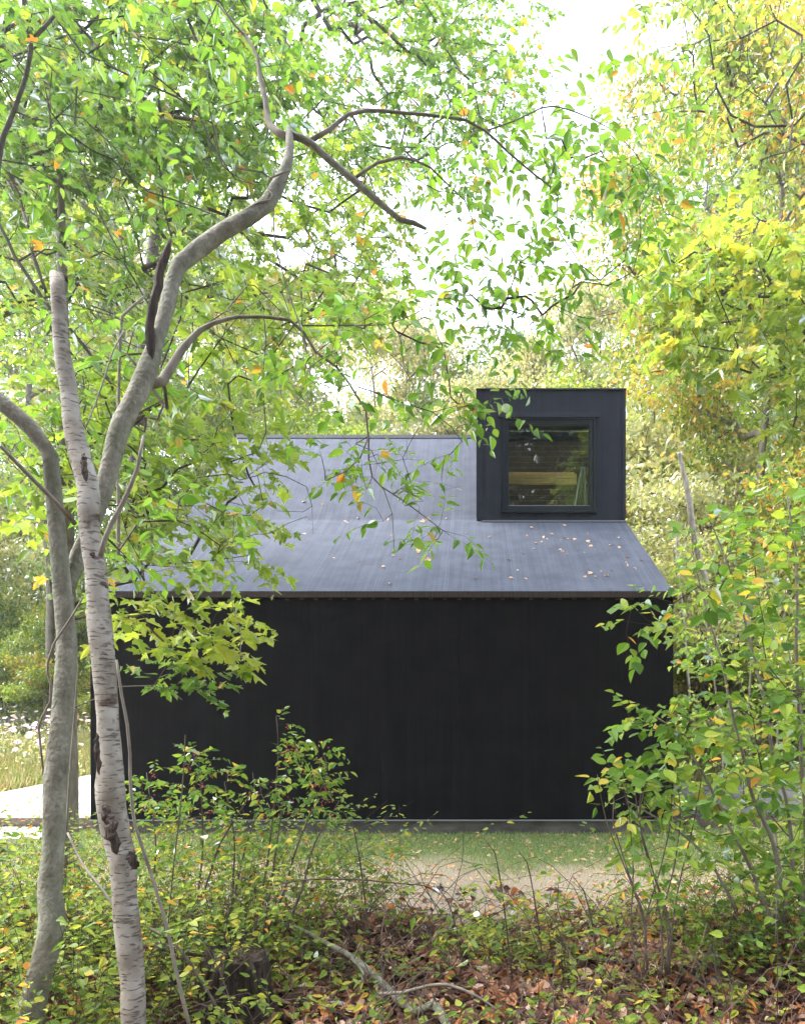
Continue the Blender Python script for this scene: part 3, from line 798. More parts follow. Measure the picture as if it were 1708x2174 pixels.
gt_l5 = trace([(322, 815, 30), (345, 808, 26), (362, 777, 22), (382, 745, 20), (425, 702, 16), (455, 685, 12), (500, 672, 10), (560, 671, 9), (615, 678, 8), (645, 705, 8), (670, 748, 7), (715, 780, 6), (755, 835, 5), (776, 870, 5), (782, 930, 4.5), (790, 1012, 4), (860, 1065, 3.4), (940, 1126, 2.5)], 3.8, 4.5)
gt_l6 = trace([(782, 925, 4), (765, 970, 3.6), (735, 1000, 3.2), (690, 1020, 2)], 4.4, 4.5)
gt_l7 = trace([(790, 1012, 3), (815, 1040, 2.4), (832, 1090, 2), (836, 1170, 1.4)], 4.45, 4.5)
gt_l8 = trace([(1029, 277, 5), (1094, 255, 4.5), (1149, 228, 4), (1174, 224, 4), (1224, 238, 3.6), (1290, 270, 3), (1344, 320, 2.6), (1390, 395, 2.2), (1409, 450, 2)], 4.6, 4.9)
gt_l9 = trace([(640, 690, 5), (720, 690, 4), (830, 685, 3), (930, 640, 2.4), (1010, 610, 2)], 4.1, 4.6)
gt_l10 = trace([(0, 946, 10), (50, 996, 11), (115, 1061, 12), (158, 1112, 13)], 3.0, 3.35)
GT = empty('grey_barked_tree', (bx, by, float(ground_z(bx, by))), 'grey smooth-barked tree with a twisting limb reaching over the roof, behind the topped birch', 'tree')
MB().tube(np.concatenate([gt_trunk[0][:-6], gt_left[0][4:]]), np.concatenate([gt_trunk[1][:-6], gt_left[1][4:]]), 16, True, .02, 3).build('trunk', M['bark_smooth'], GT, True)
for (P, R), s, bm in ((gt_right, 14, 'bark_smooth'), (gt_l2, 10, 'bark_smooth'), (gt_l1, 9, 'bark_mid'), (gt_l3, 8, 'bark_mid'), (gt_l5, 9, 'bark_mid'), (gt_l10, 8, 'bark_mid')):
    MB().tube(P, R, s, True, .02, 4).build('limb', M[bm], GT, True)
for (P, R) in (gt_l4, gt_l6, gt_l7, gt_l8, gt_l9):
    MB().tube(P, R, 6, True).build('bough', M['bark_mid'], GT, True)
P, R = trace([(361, 506, 7), (354, 530, 17), (350, 548, 21), (338, 575, 20), (336, 607, 23), (328, 640, 22), (322, 672, 23), (317, 705, 26), (318, 740, 20), (322, 775, 8)], 3.66, 3.66, .03)
MB().tube(P, R, 9, True, .13, 6).build('dead_stub', M['dead_wood'], GT, True)

# leaves of this tree: pointed, along the outer limbs
def around(g, P, n, r, lo=0.0):
    i = g.integers(int(len(P) * lo), len(P), n)
    return P[i] + norm(g.normal(size=(n, 3))) * r * g.random((n, 1)) ** .5
att = np.concatenate([
    around(g, gt_l3[0], 46, .38, .3), around(g, gt_l8[0], 80, .45, .1), region(g, 40, [(1100, 300), (1400, 330), (1400, 620), (1150, 560)], (4.6, 5.4)), around(g, gt_l4[0], 36, .30, .35),
    around(g, gt_l5[0], 30, .22, .45), around(g, gt_l9[0], 34, .32, .1), around(g, gt_l1[0], 40, .5, .2),
    region(g, 26, [(430, 700), (900, 620), (1000, 760), (960, 900), (760, 900), (520, 800)], (3.9, 4.9)),
    region(g, 16, [(640, 900), (960, 880), (1000, 960), (700, 1040)], (4.3, 4.6)),
    region(g, 16, [(930, 760), (1090, 820), (1090, 890), (960, 900)], (4.4, 4.7)),
    region(g, 30, [(990, 470), (1200, 560), (1260, 760), (1020, 720)], (4.4, 5.2)),
    region(g, 60, [(0, 640), (300, 600), (420, 800), (330, 1000), (0, 1060)], (3.9, 4.9)),
    region(g, 34, [(150, 1000), (480, 1010), (560, 1190), (230, 1230)], (3.6, 4.4)),
    region(g, 16, [(-60, 0), (500, 0), (560, 420), (0, 560)], (3.8, 5.0)),
])
bare = np.concatenate([region(g, 60, [(0, 0), (760, 0), (900, 420), (500, 640), (0, 640)], (3.8, 5.0)), region(g, 70, [(300, 640), (900, 560), (1050, 1000), (640, 1180), (300, 1200)], (4.0, 5.0)), region(g, 30, [(1000, 300), (1420, 300), (1300, 760), (1050, 700)], (4.4, 5.2))])
ch, dirs = grow([gt_trunk, gt_right, gt_left, gt_l1, gt_l2, gt_l3, gt_l4, gt_l5, gt_l6, gt_l7, gt_l8, gt_l9, gt_l10], np.concatenate([att, bare]), .12, .13, .0016, .42, 2, .16)
dirs = dirs[:len(att)]
mb = MB(); add_chains(mb, ch)
B, A, Nn, S, TW = spray(g, att, dirs, 6, .25, .064, .25, .45, .45)
mb.tubes(TW, np.array([.0011, .0010, .0008, .0005])[None], 3, False)
mb.build('branches', M['twig'], GT, True)
MB().leaves(B, A, Nn, S, OV).build('crown', M['leaf_beech'], GT)

# ------------------------------------------------------------------ the topped birch
bx, by = at(300, 2330, 3.0)[:2]
BT = empty('topped_birch', (bx, by, float(ground_z(bx, by))), 'pale peeling birch trunk sawn off at the top, crossing in front of the grey tree', 'tree')
bt = trace([(305, 2430, 76), (285, 2173, 63), (281, 2102, 62), (274, 2002, 62), (265, 1902, 61), (259, 1830, 66), (247, 1777, 67), (236, 1690, 70), (232, 1640, 62), (231, 1577, 57), (229, 1500, 54), (222, 1446, 59), (216, 1370, 59), (211, 1301, 57), (200, 1200, 51), (190, 1100, 50), (185, 1030, 52), (172, 975, 55), (160, 920, 51), (152, 882, 49), (140, 795, 43), (127, 695, 41), (122, 620, 38), (120, 583, 36)], 3.0, 3.45, .05)
MB().tube(*bt, 16, True, .018, 8).build('trunk', M['bark_birch'], BT, True)
P, R = trace([(212, 1180, 14), (220, 1151, 14), (238, 1110, 13), (260, 1071, 13), (277, 1030, 11), (290, 996, 10), (298, 960, 9), (306, 924, 8)], 3.12, 3.15)
MB().tube(P, R, 8, True, .05, 3).build('branch_stub', M['bark_mid'], BT, True)
gq = rgen(17)
for (px, py, w, hgt, yy) in ((282, 1826, 26, 40, 3.03), (238, 1770, 30, 90, 2.99), (226, 1735, 22, 60, 3.0), (206, 1600, 14, 90, 3.06), (140, 590, 8, 18, 3.43), (196, 1176, 12, 16, 3.1), (178, 990, 16, 60, 3.13)):
    c = at(px, py, yy); r = w * yy / FPX * .5; hh = hgt * yy / FPX * .5
    th = np.linspace(-1, 1, 12)
    P = c + np.stack([th * r * .4 + gq.normal(size=12) * r * .12, np.abs(th) * r * .5, -th * hh], -1)
    MB().tube(P, r * (.12 + .75 * np.sqrt(1 - th ** 2) * gq.uniform(.7, 1.1, 12)), 12, True, .12, 5).build('bark_scar', M['dead_wood'], BT)

# dead snag and climbing stems
def stem(name, label, cat, pts, Y0, Y1, mat, wob=.04, group=None, sides=6, kind=None):
    P, R = trace(pts, Y0, Y1, .06)
    o = MB().tube(P, R, sides, True, wob, 7).build(name, M[mat], None, True)
    off = P[0].copy()
    o.data.transform(__import__('mathutils').Matrix.Translation(Vector([-float(v) for v in off]))); o.location = [float(v) for v in off]
    return props(o, label, cat, group, kind)
stem('dead_sapling', 'thin bleached dead sapling with a broken elbow top between birch and grey limb', 'sapling', [(252, 1180, 9), (250, 1000, 9), (252, 857, 9), (253, 770, 8), (255, 707, 9), (259, 672, 8), (282, 650, 7), (308, 628, 6)], 4.05, 4.2, 'twig_pale')
stem('climbing_vine', 'thin brown vine slanting up past the dead sapling', 'vine', [(183, 905, 3.5), (200, 862, 4), (222, 800, 4), (240, 745, 4), (262, 703, 3.5)], 3.6, 3.8, 'bark_mid')
stem('climbing_vine', 'brown vine looping off the left side of the grey trunk', 'vine', [(176, 1268, 4), (150, 1312, 5), (115, 1365, 6), (102, 1405, 6), (101, 1430, 6), (108, 1452, 6), (106, 1490, 6), (88, 1525, 6), (82, 1545, 6), (88, 1600, 5), (93, 1645, 4)], 3.25, 3.35, 'bark_mid')
stem('climbing_vine', 'long brown vine running down the right side of the birch to the ground', 'vine', [(248, 1400, 5), (258, 1477, 7), (270, 1540, 8), (276, 1600, 8), (278, 1677, 8), (286, 1752, 8), (305, 1810, 8), (322, 1860, 8), (350, 1952, 8), (370, 2042, 9), (402, 2180, 9)], 2.95, 3.05, 'bark_mid')
stem('climbing_vine', 'pale vine hanging straight down from the twisting limb', 'vine', [(578, 345, 3), (582, 380, 3.5), (580, 430, 4), (582, 500, 4), (590, 545, 4), (604, 590, 4), (622, 650, 4), (640, 700, 4), (652, 735, 4)], 4.0, 4.1, 'twig_pale')
stem('climbing_vine', 'thin vine wrapped once around the kink of the twisting limb', 'vine', [(490, 465, 4), (520, 445, 5), (550, 428, 5), (572, 424, 5), (578, 412, 4), (566, 395, 3), (572, 378, 5), (600, 366, 5), (622, 358, 3)], 3.88, 3.95, 'bark_mid')
stem('leaning_stick', 'grey stick leaning behind the birch above the brush', 'stick', [(143, 1768, 6), (175, 1832, 7), (205, 1872, 8), (235, 1915, 8), (275, 1975, 8)], 3.6, 3.3, 'bark_mid')
stem('bramble_cane', 'long arching brown cane over the brush in front of the lawn', 'cane', [(560, 1895, 3), (585, 1880, 4), (620, 1871, 4), (680, 1866, 4), (760, 1868, 4), (830, 1874, 3.5), (900, 1880, 3), (925, 1892, 2)], 3.9, 4.2, 'twig')
stem('bramble_cane', 'upright dark bare cane standing against the black wall', 'cane', [(358, 1960, 3), (366, 1860, 3.4), (378, 1760, 3.4), (386, 1680, 3), (392, 1600, 2.4), (393, 1560, 1.6)], 3.6, 3.7, 'twig')
stem('hanging_twig', 'bare curling twig hanging down in front of the black wall', 'twig', [(490, 1228, 2), (494, 1290, 2.2), (506, 1325, 2), (512, 1350, 2), (510, 1385, 1.8), (522, 1410, 1.6), (542, 1420, 1.2)], 4.3, 4.3, 'twig_pale')

stem('dead_tree', 'pale broken dead trunk standing in the greenery right of the roof window', 'trunk', [(1500, 1240, 14), (1482, 1180, 14), (1470, 1120, 14), (1462, 1060, 15), (1452, 1010, 13), (1440, 960, 9)], 13.2, 13.2, 'dead_pale')
stem('bare_sapling', 'slim grey bare sapling stem rising right of the house wall', 'sapling', [(1462, 1480, 8), (1455, 1380, 8), (1446, 1280, 7), (1436, 1180, 6), (1440, 1090, 5)], 10.5, 10.5, 'dead_pale')
print('traced trees', round(sum(len(o.data.vertices) for o in COL.objects if o.type == 'MESH') / 1e6, 2), 'M verts')

# ------------------------------------------------------------------ maples on the left, trunks outside the frame or behind the birch
def side_tree(name, label, cat, x, y, h, att, leafm, seed, lean=(0, 0), tr=.09, **kw):
    z = float(ground_z(x, y))
    tp = np.array([(x, y, z - .3), (x + lean[0] * .15, y + lean[1] * .15, z + h * .3), (x + lean[0] * .45, y + lean[1] * .4, z + h * .6), (x + lean[0] * .8, y + lean[1] * .8, z + h * .85), (x + lean[0], y + lean[1], z + h)])
    P, R = resample(tp, np.array([1.15, .9, .7, .45, .15]) * tr, .25)
    return make_tree(name, label, cat, (x, y, z), [('trunk', P, R, kw.pop('bark', 'bark_mid'))], att, leafm, 'bark_mid', seed, **kw)

g = rgen(11)
# bright layered maple just behind the birch (low branches over the roof and the wall's corner)
att = np.concatenate([
    region(g, 190, [(150, 780), (420, 800), (560, 900), (620, 960), (560, 1160), (480, 1230), (200, 1240), (150, 1000)], (5.0, 6.4)),
    region(g, 60, [(0, 800), (200, 780), (240, 1080), (0, 1130)], (5.0, 6.6)),
    region(g, 55, [(330, 560), (700, 560), (760, 700), (620, 860), (420, 800)], (5.2, 6.4))])
side_tree('maple_tree', 'young maple with bright layered leaves hiding the left end of the roof', 'tree', -3.50, 6.3, 6.2, att, 'leaf_maple', 12, (0, -.1), k=8, L=.36, size=.078, tmpl=MP, tip=.0022, bf=.25, seg=.25, droop=.35)
# low sprays coloured lit yellow green in front of the wall's upper corner
att = region(g, 42, [(245, 1270), (480, 1290), (545, 1330), (470, 1400), (330, 1400), (250, 1310)], (4.6, 5.2))
side_tree('maple_sapling', 'maple sapling with leaves coloured as lit yellow-green in front of the upper left corner of the black wall', 'sapling', -2.82, 5.0, 2.6, att, 'leaf_maple_lit', 13, (.1, 0), tr=.02, k=6, L=.22, size=.075, tmpl=MP, tip=.0016, bf=.2, seg=.2, droop=.3)
att = region(g, 16, [(250, 1400), (420, 1410), (520, 1460), (350, 1480)], (4.4, 4.9))
side_tree('maple_sapling', 'thin dark-leaved sapling reaching below the yellow-green sprays', 'sapling', -2.67, 4.75, 1.9, att, 'leaf_green', 14, (.1, 0), tr=.012, k=6, L=.22, size=.06, tmpl=MP, tip=.0014, bf=.2, seg=.2)

# tall canopy maples
canopy = [
    (-8.2, 9.5, 12.5, 21, [(-150, 300), (300, 250), (760, 300), (900, 560), (720, 720), (200, 760), (-150, 760)], (7.5, 10.5), 560, 'maple with a broad canopy, trunk left of the grey tree'),
    (-7.0, 7.0, 10.5, 22, [(-150, -80), (520, -80), (640, 120), (560, 330), (100, 420), (-150, 420)], (6.0, 8.6), 560, 'maple whose canopy fills the upper left corner overhead'),
    (-5.8, 12.0, 17.0, 23, [(350, -100), (900, -100), (1120, 60), (1090, 300), (800, 380), (560, 300), (400, 150)], (9.0, 12.5), 500, 'tall maple with ragged sprays hanging into the open sky'),
]
for (x, y, h, sd_, poly, Y, n, lab) in canopy:
    gg = rgen(sd_)
    a = clumpy(gg, region(gg, int(n / .78), poly, Y), 60, .78)
    if sd_ == 23: a = np.concatenate([a, region(gg, 90, [(840, -80), (1140, -80), (1130, 180), (1000, 420), (840, 380)], Y)])
    side_tree('maple_tree', lab, 'tree', x, y, h, a, 'leaf_green' if sd_ != 21 else 'leaf_maple', sd_, (1.5, 0), tr=.14, k=14, L=.5, size=.070, tmpl=L5 if sd_ == 23 else MP, tip=.004, bf=.25, seg=.4, droop=.3, bark='bark_dark', twig_mat='bark_dark', group='tall maples over the left side')

# dark limbs crossing the upper left corner
DT = empty('dark_limbed_tree', (-4.6, 5.4, float(ground_z(-4.6, 5.4))), 'tree whose dark forked limb crosses the upper left corner', 'tree')
ul = [([(-260, 1100, 30), (-200, 900, 28), (-90, 700, 24), (-40, 640, 20), (5, 290, 15), (30, 235, 14), (55, 165, 13), (66, 98, 14), (60, 65, 12), (50, 0, 11), (40, -60, 9)], 4.9, 4.9, 'limb'),
      ([(70, 82, 11), (95, 55, 10), (117, 30, 10), (124, 45, 8), (145, 72, 7), (172, 107, 6.5), (225, 135, 6), (300, 172, 5.5), (375, 205, 5), (420, 235, 4.5), (450, 305, 4), (500, 380, 3)], 4.9, 5.2, 'limb'),
      ([(172, 110, 5), (162, 200, 5), (160, 300, 5), (180, 370, 4.5), (205, 440, 4), (235, 500, 3.5), (270, 560, 3)], 5.0, 5.2, 'bough'),
      ([(140, 75, 6), (75, 100, 6), (0, 130, 6), (-60, 160, 6)], 5.0, 4.9, 'bough'),
      ([(290, -20, 9), (305, 30, 9), (320, 75, 8), (327, 125, 7), (340, 240, 7), (340, 350, 6), (350, 450, 5), (370, 520, 4)], 6.3, 6.2, 'bough'),
      ([(380, -30, 10), (395, 30, 10), (420, 90, 8), (440, 140, 6), (470, 200, 4)], 6.0, 6.2, 'bough'),
      ([(295, 25, 6), (240, 80, 6), (195, 107, 5), (130, 170, 4), (100, 215, 3)], 6.2, 6.0, 'bough'),
      ([(-40, 440, 10), (0, 477, 10), (32, 545, 10), (62, 590, 10), (95, 640, 10), (150, 700, 9), (182, 740, 9), (215, 785, 8), (232, 807, 8), (250, 850, 7)], 5.2, 5.2, 'limb'),
      ([(50, 450, 9), (58, 480, 9), (72, 545, 10), (88, 595, 8), (98, 620, 7)], 5.3, 5.2, 'bough'),
      ([(95, 655, 7), (110, 700, 6), (160, 760, 6), (190, 800, 5)], 5.2, 5.3, 'bough')]
tr_ = []
for pts, a_, b_, nm in ul:
    P, R = trace(pts, a_, b_, .12); MB().tube(P, R, 8, True, .03, 5).build(nm, M['bark_dark'], DT, True); tr_.append((P, R))
P, R = resample(np.array([(-4.6, 5.4, -.3), (-4.7, 5.3, 1.6), at(-260, 1100, 4.9)]), [.09, .07, .05], .2); MB().tube(P, R, 8, True, .03, 5).build('trunk', M['bark_dark'], DT, True)
g = rgen(31)
att = np.concatenate([around(g, P_, 26, .55) for P_, _ in tr_[:5]] + [region(g, 55, [(-40, 0), (560, 0), (600, 250), (300, 600), (-40, 640)], (5.2, 6.6))])
ch, dirs = grow([(P, R)] + tr_, att, .12, .2, .0022, .42, 31, .1)
mb = MB(); add_chains(mb, ch); B, A, Nn, S, TW = spray(g, att, dirs, 7, .3, .066, .25, .5, .5)
mb.tubes(TW, np.array([.0016, .0014, .001, .0006])[None], 3, False); mb.build('branches', M['twig'], DT, True)
MB().leaves(B, A, Nn, S, MP).build('crown', M['leaf_green'], DT)

# ------------------------------------------------------------------ forest beyond the house
pr_green = far_proto(101, 18, 4.2, 42, 520, 75, .16, .38, .18, leafm='leaf_far')
pr_pale = far_proto(102, 17, 4.4, 40, 480, 70, .19, .42, .15, leafm='leaf_pale_lit')
pr_yel = far_proto(103, 18, 4.0, 50, 640, 90, .125, .34, .12, leafm='leaf_yellow', lean=1.0)
pr_lime = far_proto(104, 13, 3.6, 34, 480, 75, .14, .33, .10, leafm='leaf_lime', lean=-.6)
pr_low = far_proto(105, 5, 2.6, 26, 380, 80, .11, .26, .04, leafm='leaf_lime', tr=.05)
pr_lowy = far_proto(106, 5, 2.6, 26, 380, 80, .11, .26, .04, leafm='leaf_yellow', tr=.05)
pr_lowp = far_proto(108, 5, 2.7, 24, 300, 70, .12, .30, .04, leafm='leaf_pale_lit', tr=.05)  # pale leaf colour stands in for light within the shaded understory
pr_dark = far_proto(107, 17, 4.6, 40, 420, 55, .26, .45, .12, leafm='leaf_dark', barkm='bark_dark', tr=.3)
g = rgen(41)
FAR = [
    # x, y, proto, scale, zscale, kind
    (-17, 30, pr_pale, 1.0, 1), (-12, 33, pr_green, 1.0, 1), (-7.5, 31, pr_pale, .88, 1), (-3.0, 34, pr_pale, .95, 1), (1.2, 33, pr_green, .84, 1), (5.2, 31, pr_pale, .92, 1), (9.5, 30, pr_green, 1.05, 1),
    (-9.5, 25, pr_lime, 1.0, 1), (-4.5, 26, pr_lime, .86, 1), (.5, 26.5, pr_pale, .64, 1), (5.0, 24.5, pr_lime, .95, 1), (-14, 24, pr_green, .95, 1),
    (-22, 36, pr_green, 1.1, 1), (14, 33, pr_pale, 1.1, 1), (19, 30, pr_green, 1.1, 1), (-6, 41, pr_pale, 1.05, 1), (2.5, 42, pr_pale, 1.0, 1), (11, 42, pr_green, 1.1, 1), (-16, 42, pr_pale, 1.1, 1),
]
LB = {id(pr_pale): ('thin-leaved tree with leaves coloured pale by backlight flare in the far row behind the ridge', 'flare-paled trees far behind the house'),
      id(pr_green): ('deeper green tree in the far row of forest', 'green trees far behind the house'),
      id(pr_lime): ('lime green rounded tree just beyond the ridge of the house', 'lime green trees beyond the ridge')}
for (x, y, pr, s, zs) in FAR:
    lb, gr = LB[id(pr)]
    if pr is not pr_lime: s *= 1.28 if abs(x - 1.5) > 7 else 1.12
    place_far('forest_tree', pr, x, y, s, g.uniform(0, 6.28), lb, gr, zs=zs)
for (x, y, s, zs, pr, lb) in ((6.8, 17.5, 1.0, 1.12, pr_yel, 'tall yellow-turning tree nearest the sky gap at upper right'), (9.6, 16.5, 1.0, 1.15, pr_yel, 'tall yellow-turning tree at the right frame edge'),
                              (12.5, 21.0, 1.1, 1.1, pr_yel, 'yellow-turning tree farthest to the right'),
                              (8.6, 24.5, 1.0, 1.0, pr_lime, 'lime green tree standing behind the tall yellow ones')):
    place_far('yellowing_tree', pr, x, y, s, g.uniform(0, 6.28), lb, 'yellow-turning trees on the right', zs=zs)
for (x, y, s, pr) in ((4.7, 15.2, .85, pr_lowp), (6.4, 15.6, .9, pr_low), (8.6, 15.2, .9, pr_lowp), (5.2, 18.2, 1.1, pr_lowp), (7.6, 19.0, 1.2, pr_low), (10.5, 18.0, 1.2, pr_lowy), (4.0, 21.0, 1.3, pr_lowp), (12.8, 16.5, 1.2, pr_low), (6.4, 22.5, 1.9, pr_lowp), (3.2, 24, 1.7, pr_lowp)):
    place_far('understory_tree', pr, x, y, s, g.uniform(0, 6.28), 'small bushy yellow-flecked tree in the right understory' if pr is pr_lowy else 'airy small tree with leaves coloured pale as if lit in the right understory' if pr is pr_lowp else 'small bushy green tree in the right understory', 'small trees right of the house')
for (x, y, s, pr) in ((-16.5, 27, 1.0, pr_low), (-13.5, 26.5, 1.1, pr_lowy), (-10.8, 28, 1.1, pr_low), (-8.4, 28.5, 1.0, pr_lowy), (-19, 29, 1.3, pr_low), (-6, 29, 1.2, pr_low), (-11.8, 24.2, .75, pr_lowy), (-15, 23.5, .7, pr_low)):
    place_far('field_edge_shrub', pr, x, y, s, g.uniform(0, 6.28), 'yellowing shrub at the far edge of the flower field' if pr is pr_lowy else 'green shrub at the far edge of the flower field', 'shrubs along the field edge', cat='shrub')
# trees behind the photographer, seen in the window's reflection
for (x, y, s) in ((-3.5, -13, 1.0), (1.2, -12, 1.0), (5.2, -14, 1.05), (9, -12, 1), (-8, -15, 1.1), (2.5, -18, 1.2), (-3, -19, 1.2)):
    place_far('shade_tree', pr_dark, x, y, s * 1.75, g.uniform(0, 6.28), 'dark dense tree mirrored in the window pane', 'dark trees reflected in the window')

# near maple boughs entering from the right edge
gg = rgen(51)
att = clumpy(gg, region(gg, 330, [(1400, 470), (1760, 430), (1760, 960), (1560, 900), (1420, 760), (1360, 600)], (7.2, 9.0)), 60, .8)
side_tree('maple_tree', 'lime green maple reaching in from the right frame edge', 'tree', 5.3, 8.2, 7.6, att, 'leaf_lime', 51, (-.4, 0), tr=.08, k=8, L=.42, size=.10, tmpl=MP, tip=.003, bf=.25, seg=.35, droop=.35, bark='bark_dark', twig_mat='bark_dark')
gg = rgen(52)
att = clumpy(gg, region(gg, 230, [(1340, -60), (1800, -60), (1800, 420), (1480, 420), (1380, 250)], (10, 13)), 50, .8)
side_tree('yellowing_tree', 'golden-leaved tree hanging in from the upper right corner', 'tree', 9.2, 12.0, 14.5, att, 'leaf_yellow', 52, (-1, 0), tr=.12, k=10, L=.7, size=.11, tmpl=OV, tip=.004, bf=.25, seg=.45, droop=.6, bark='bark_dark', twig_mat='bark_dark')

# ------------------------------------------------------------------ foreground shrub on the right
g = rgen(61)
def multi_shrub(name, label, cat, stems, att, leafm, seed, k, L, size, tmpl, barkm='twig', tip=.0014, stemm='twig', **kw):
    b = stems[0][0][0]
    T = empty(name, (b[0], b[1], float(ground_z(b[0], b[1]))), label, cat)
    for P, R in stems: MB().tube(P, R, 6, True, .04, seed).build('stem', M[stemm], T, True)
    ch, dirs = grow(stems, att, .15, .14, tip, .42, seed, .12)
    gg = rgen(seed)
    mb = MB(); add_chains(mb, ch); B, A, Nn, S, TW = spray(gg, np.asarray(att), dirs, k, L, size, kw.get('droop', .2), kw.get('tilt', .6), kw.get('flat', .7))
    mb.tubes(TW, np.array([tip * .8, tip * .7, tip * .5, tip * .3])[None], 3, False); mb.build('branches', M[barkm], T, True)
    MB().leaves(B, A, Nn, S, tmpl).build('foliage', M[leafm], T)
    return T, att, dirs
stems = [trace([(1632, 1965, 17), (1654, 1862, 14), (1634, 1772, 11), (1600, 1700, 9), (1575, 1600, 8), (1550, 1500, 7), (1530, 1400, 6), (1500, 1300, 5), (1470, 1180, 3)], 4.3, 4.6),
         trace([(1640, 1965, 12), (1600, 1860, 10), (1540, 1740, 8), (1490, 1640, 7), (1440, 1560, 5), (1390, 1520, 3)], 4.3, 4.4),
         trace([(1660, 1960, 12), (1680, 1840, 11), (1672, 1720, 9), (1640, 1600, 8), (1620, 1480, 7), (1590, 1360, 6), (1560, 1240, 5), (1500, 1090, 3)], 4.4, 4.8),
         trace([(1700, 1950, 14), (1712, 1800, 12), (1700, 1600, 10), (1690, 1400, 8), (1690, 1200, 6), (1670, 1050, 4)], 4.4, 4.6),
         trace([(1560, 1930, 8), (1520, 1850, 7), (1470, 1790, 6), (1400, 1740, 5), (1330, 1700, 3)], 4.2, 4.3)]
att = np.concatenate([
    region(g, 190, [(1440, 1150), (1560, 1050), (1760, 960), (1760, 1800), (1500, 1820), (1380, 1640), (1440, 1400)], (4.0, 5.2)),
    region(g, 130, [(1540, 1180), (1760, 1100), (1760, 1900), (1520, 1860)], (4.0, 5.4)),
    region(g, 14, [(1310, 1280), (1440, 1250), (1450, 1350), (1330, 1360)], (4.1, 4.4)),
    region(g, 14, [(1320, 1500), (1440, 1510), (1430, 1570), (1340, 1550)], (4.1, 4.4)),
    region(g, 30, [(1270, 1640), (1400, 1600), (1450, 1720), (1330, 1730)], (4.1, 4.5))])
multi_shrub('tall_shrub', 'tall many-stemmed shrub with round leaves at the right edge', 'shrub', stems, att, 'leaf_shrub', 62, 6, .22, .062, RD, stemm='bark_mid')
stems = [trace([(1560 + 60 * i, 1960, 8), (1540 + 62 * i + 20 * math.sin(i * 2.1), 1780, 6), (1530 + 60 * i, 1560, 5), (1500 + 62 * i + 30 * math.sin(i * 1.3), 1330, 4), (1480 + 66 * i, 1150, 2)], 6.0, 6.6) for i in range(5)]
att = region(g, 300, [(1440, 1220), (1560, 1080), (1780, 980), (1780, 1960), (1420, 1900), (1460, 1600)], (5.6, 7.4))
multi_shrub('tall_shrub', 'finer-leaved shrub filling the gap behind the round-leaved one', 'shrub', stems, att, 'leaf_lime', 65, 7, .26, .06, OV, stemm='bark_mid')
# twiggy green-caned bush beside it
stems = []
for i in range(9):
    x0 = 1370 + g.uniform(-25, 60); x1 = x0 + g.uniform(-90, 60)
    stems.append(trace([(x0, 2070, 4.5), (x0 + g.uniform(-12, 12), 1960, 4), ((x0 + x1) / 2, 1850, 3.5), (x1, 1740, 3), (x1 + g.uniform(-20, 20), 1690 - g.uniform(0, 60), 2)], 3.9, 4.1))
att = region(g, 44, [(1280, 1690), (1440, 1660), (1500, 1800), (1420, 1960), (1340, 1950)], (3.8, 4.4))
multi_shrub('cane_bush', 'bush of thin green canes standing left of the tall shrub', 'bush', stems, att, 'leaf_shrub', 63, 4, .12, .05, OV)
# berry bush at the left
stems = []
for (a0, a1, tp) in ((560, 600, 1700), (560, 690, 1600), (540, 590, 1520), (420, 425, 1600), (500, 480, 1660), (330, 315, 1640), (600, 720, 1700), (470, 560, 1690), (380, 540, 1640)):
    stems.append(trace([(a0, 1990, 7), ((a0 * 2 + a1) / 3, 1890, 5.5), ((a0 + a1) / 2 + 8, 1790, 4), (a1, (1700 + tp) / 2, 2.6), (a1 - 4, tp, 1.5)], 4.2, 4.6))
att = np.concatenate([region(g, 120, [(300, 1660), (460, 1650), (560, 1600), (700, 1600), (730, 1740), (700, 1830), (320, 1860)], (4.1, 4.9)),
                      region(g, 26, [(380, 1590), (450, 1590), (460, 1690), (400, 1690)], (4.3, 4.6)), region(g, 22, [(660, 1580), (705, 1580), (705, 1700), (670, 1700)], (4.4, 4.6)),
                      region(g, 14, [(585, 1510), (600, 1510), (640, 1600), (610, 1620)], (4.4, 4.6)), region(g, 20, [(295, 1640), (330, 1640), (370, 1720), (300, 1720)], (4.2, 4.5))])
BB, ba, bd = multi_shrub('berry_bush', 'bush with small leaves and red berries in front of the black wall', 'bush', stems, att, 'leaf_shrub', 64, 7, .13, .036, OV, tip=.0010)
def small_balls(P, r):
    t = (1 + 5 ** .5) / 2
    v = norm(np.array([(-1, t, 0), (1, t, 0), (-1, -t, 0), (1, -t, 0), (0, -1, t), (0, 1, t), (0, -1, -t), (0, 1, -t), (t, 0, -1), (t, 0, 1), (-t, 0, -1), (-t, 0, 1)]))
    f = [(0, 11, 5), (0, 5, 1), (0, 1, 7), (0, 7, 10), (0, 10, 11), (1, 5, 9), (5, 11, 4), (11, 10, 2), (10, 7, 6), (7, 1, 8), (3, 9, 4), (3, 4, 2), (3, 2, 6), (3, 6, 8), (3, 8, 9), (4, 9, 5), (2, 4, 11), (6, 2, 10), (8, 6, 7), (9, 8, 1)]
    r = np.broadcast_to(r, (len(P),))
    V = P[:, None] + v[None] * r[:, None, None]
    fl = np.array(f).ravel()
    return MB().add(V.reshape(-1, 3), (np.arange(len(P))[:, None] * 12 + fl[None]).ravel(), np.full(len(P) * 20, 3))
i = g.integers(0, len(ba), 330); P = ba[i] + g.normal(size=(330, 3)) * .013 - np.array((0, 0, .012))
props(small_balls(P, .0055).build('berries', M['berry'], BB, True), kind='stuff')
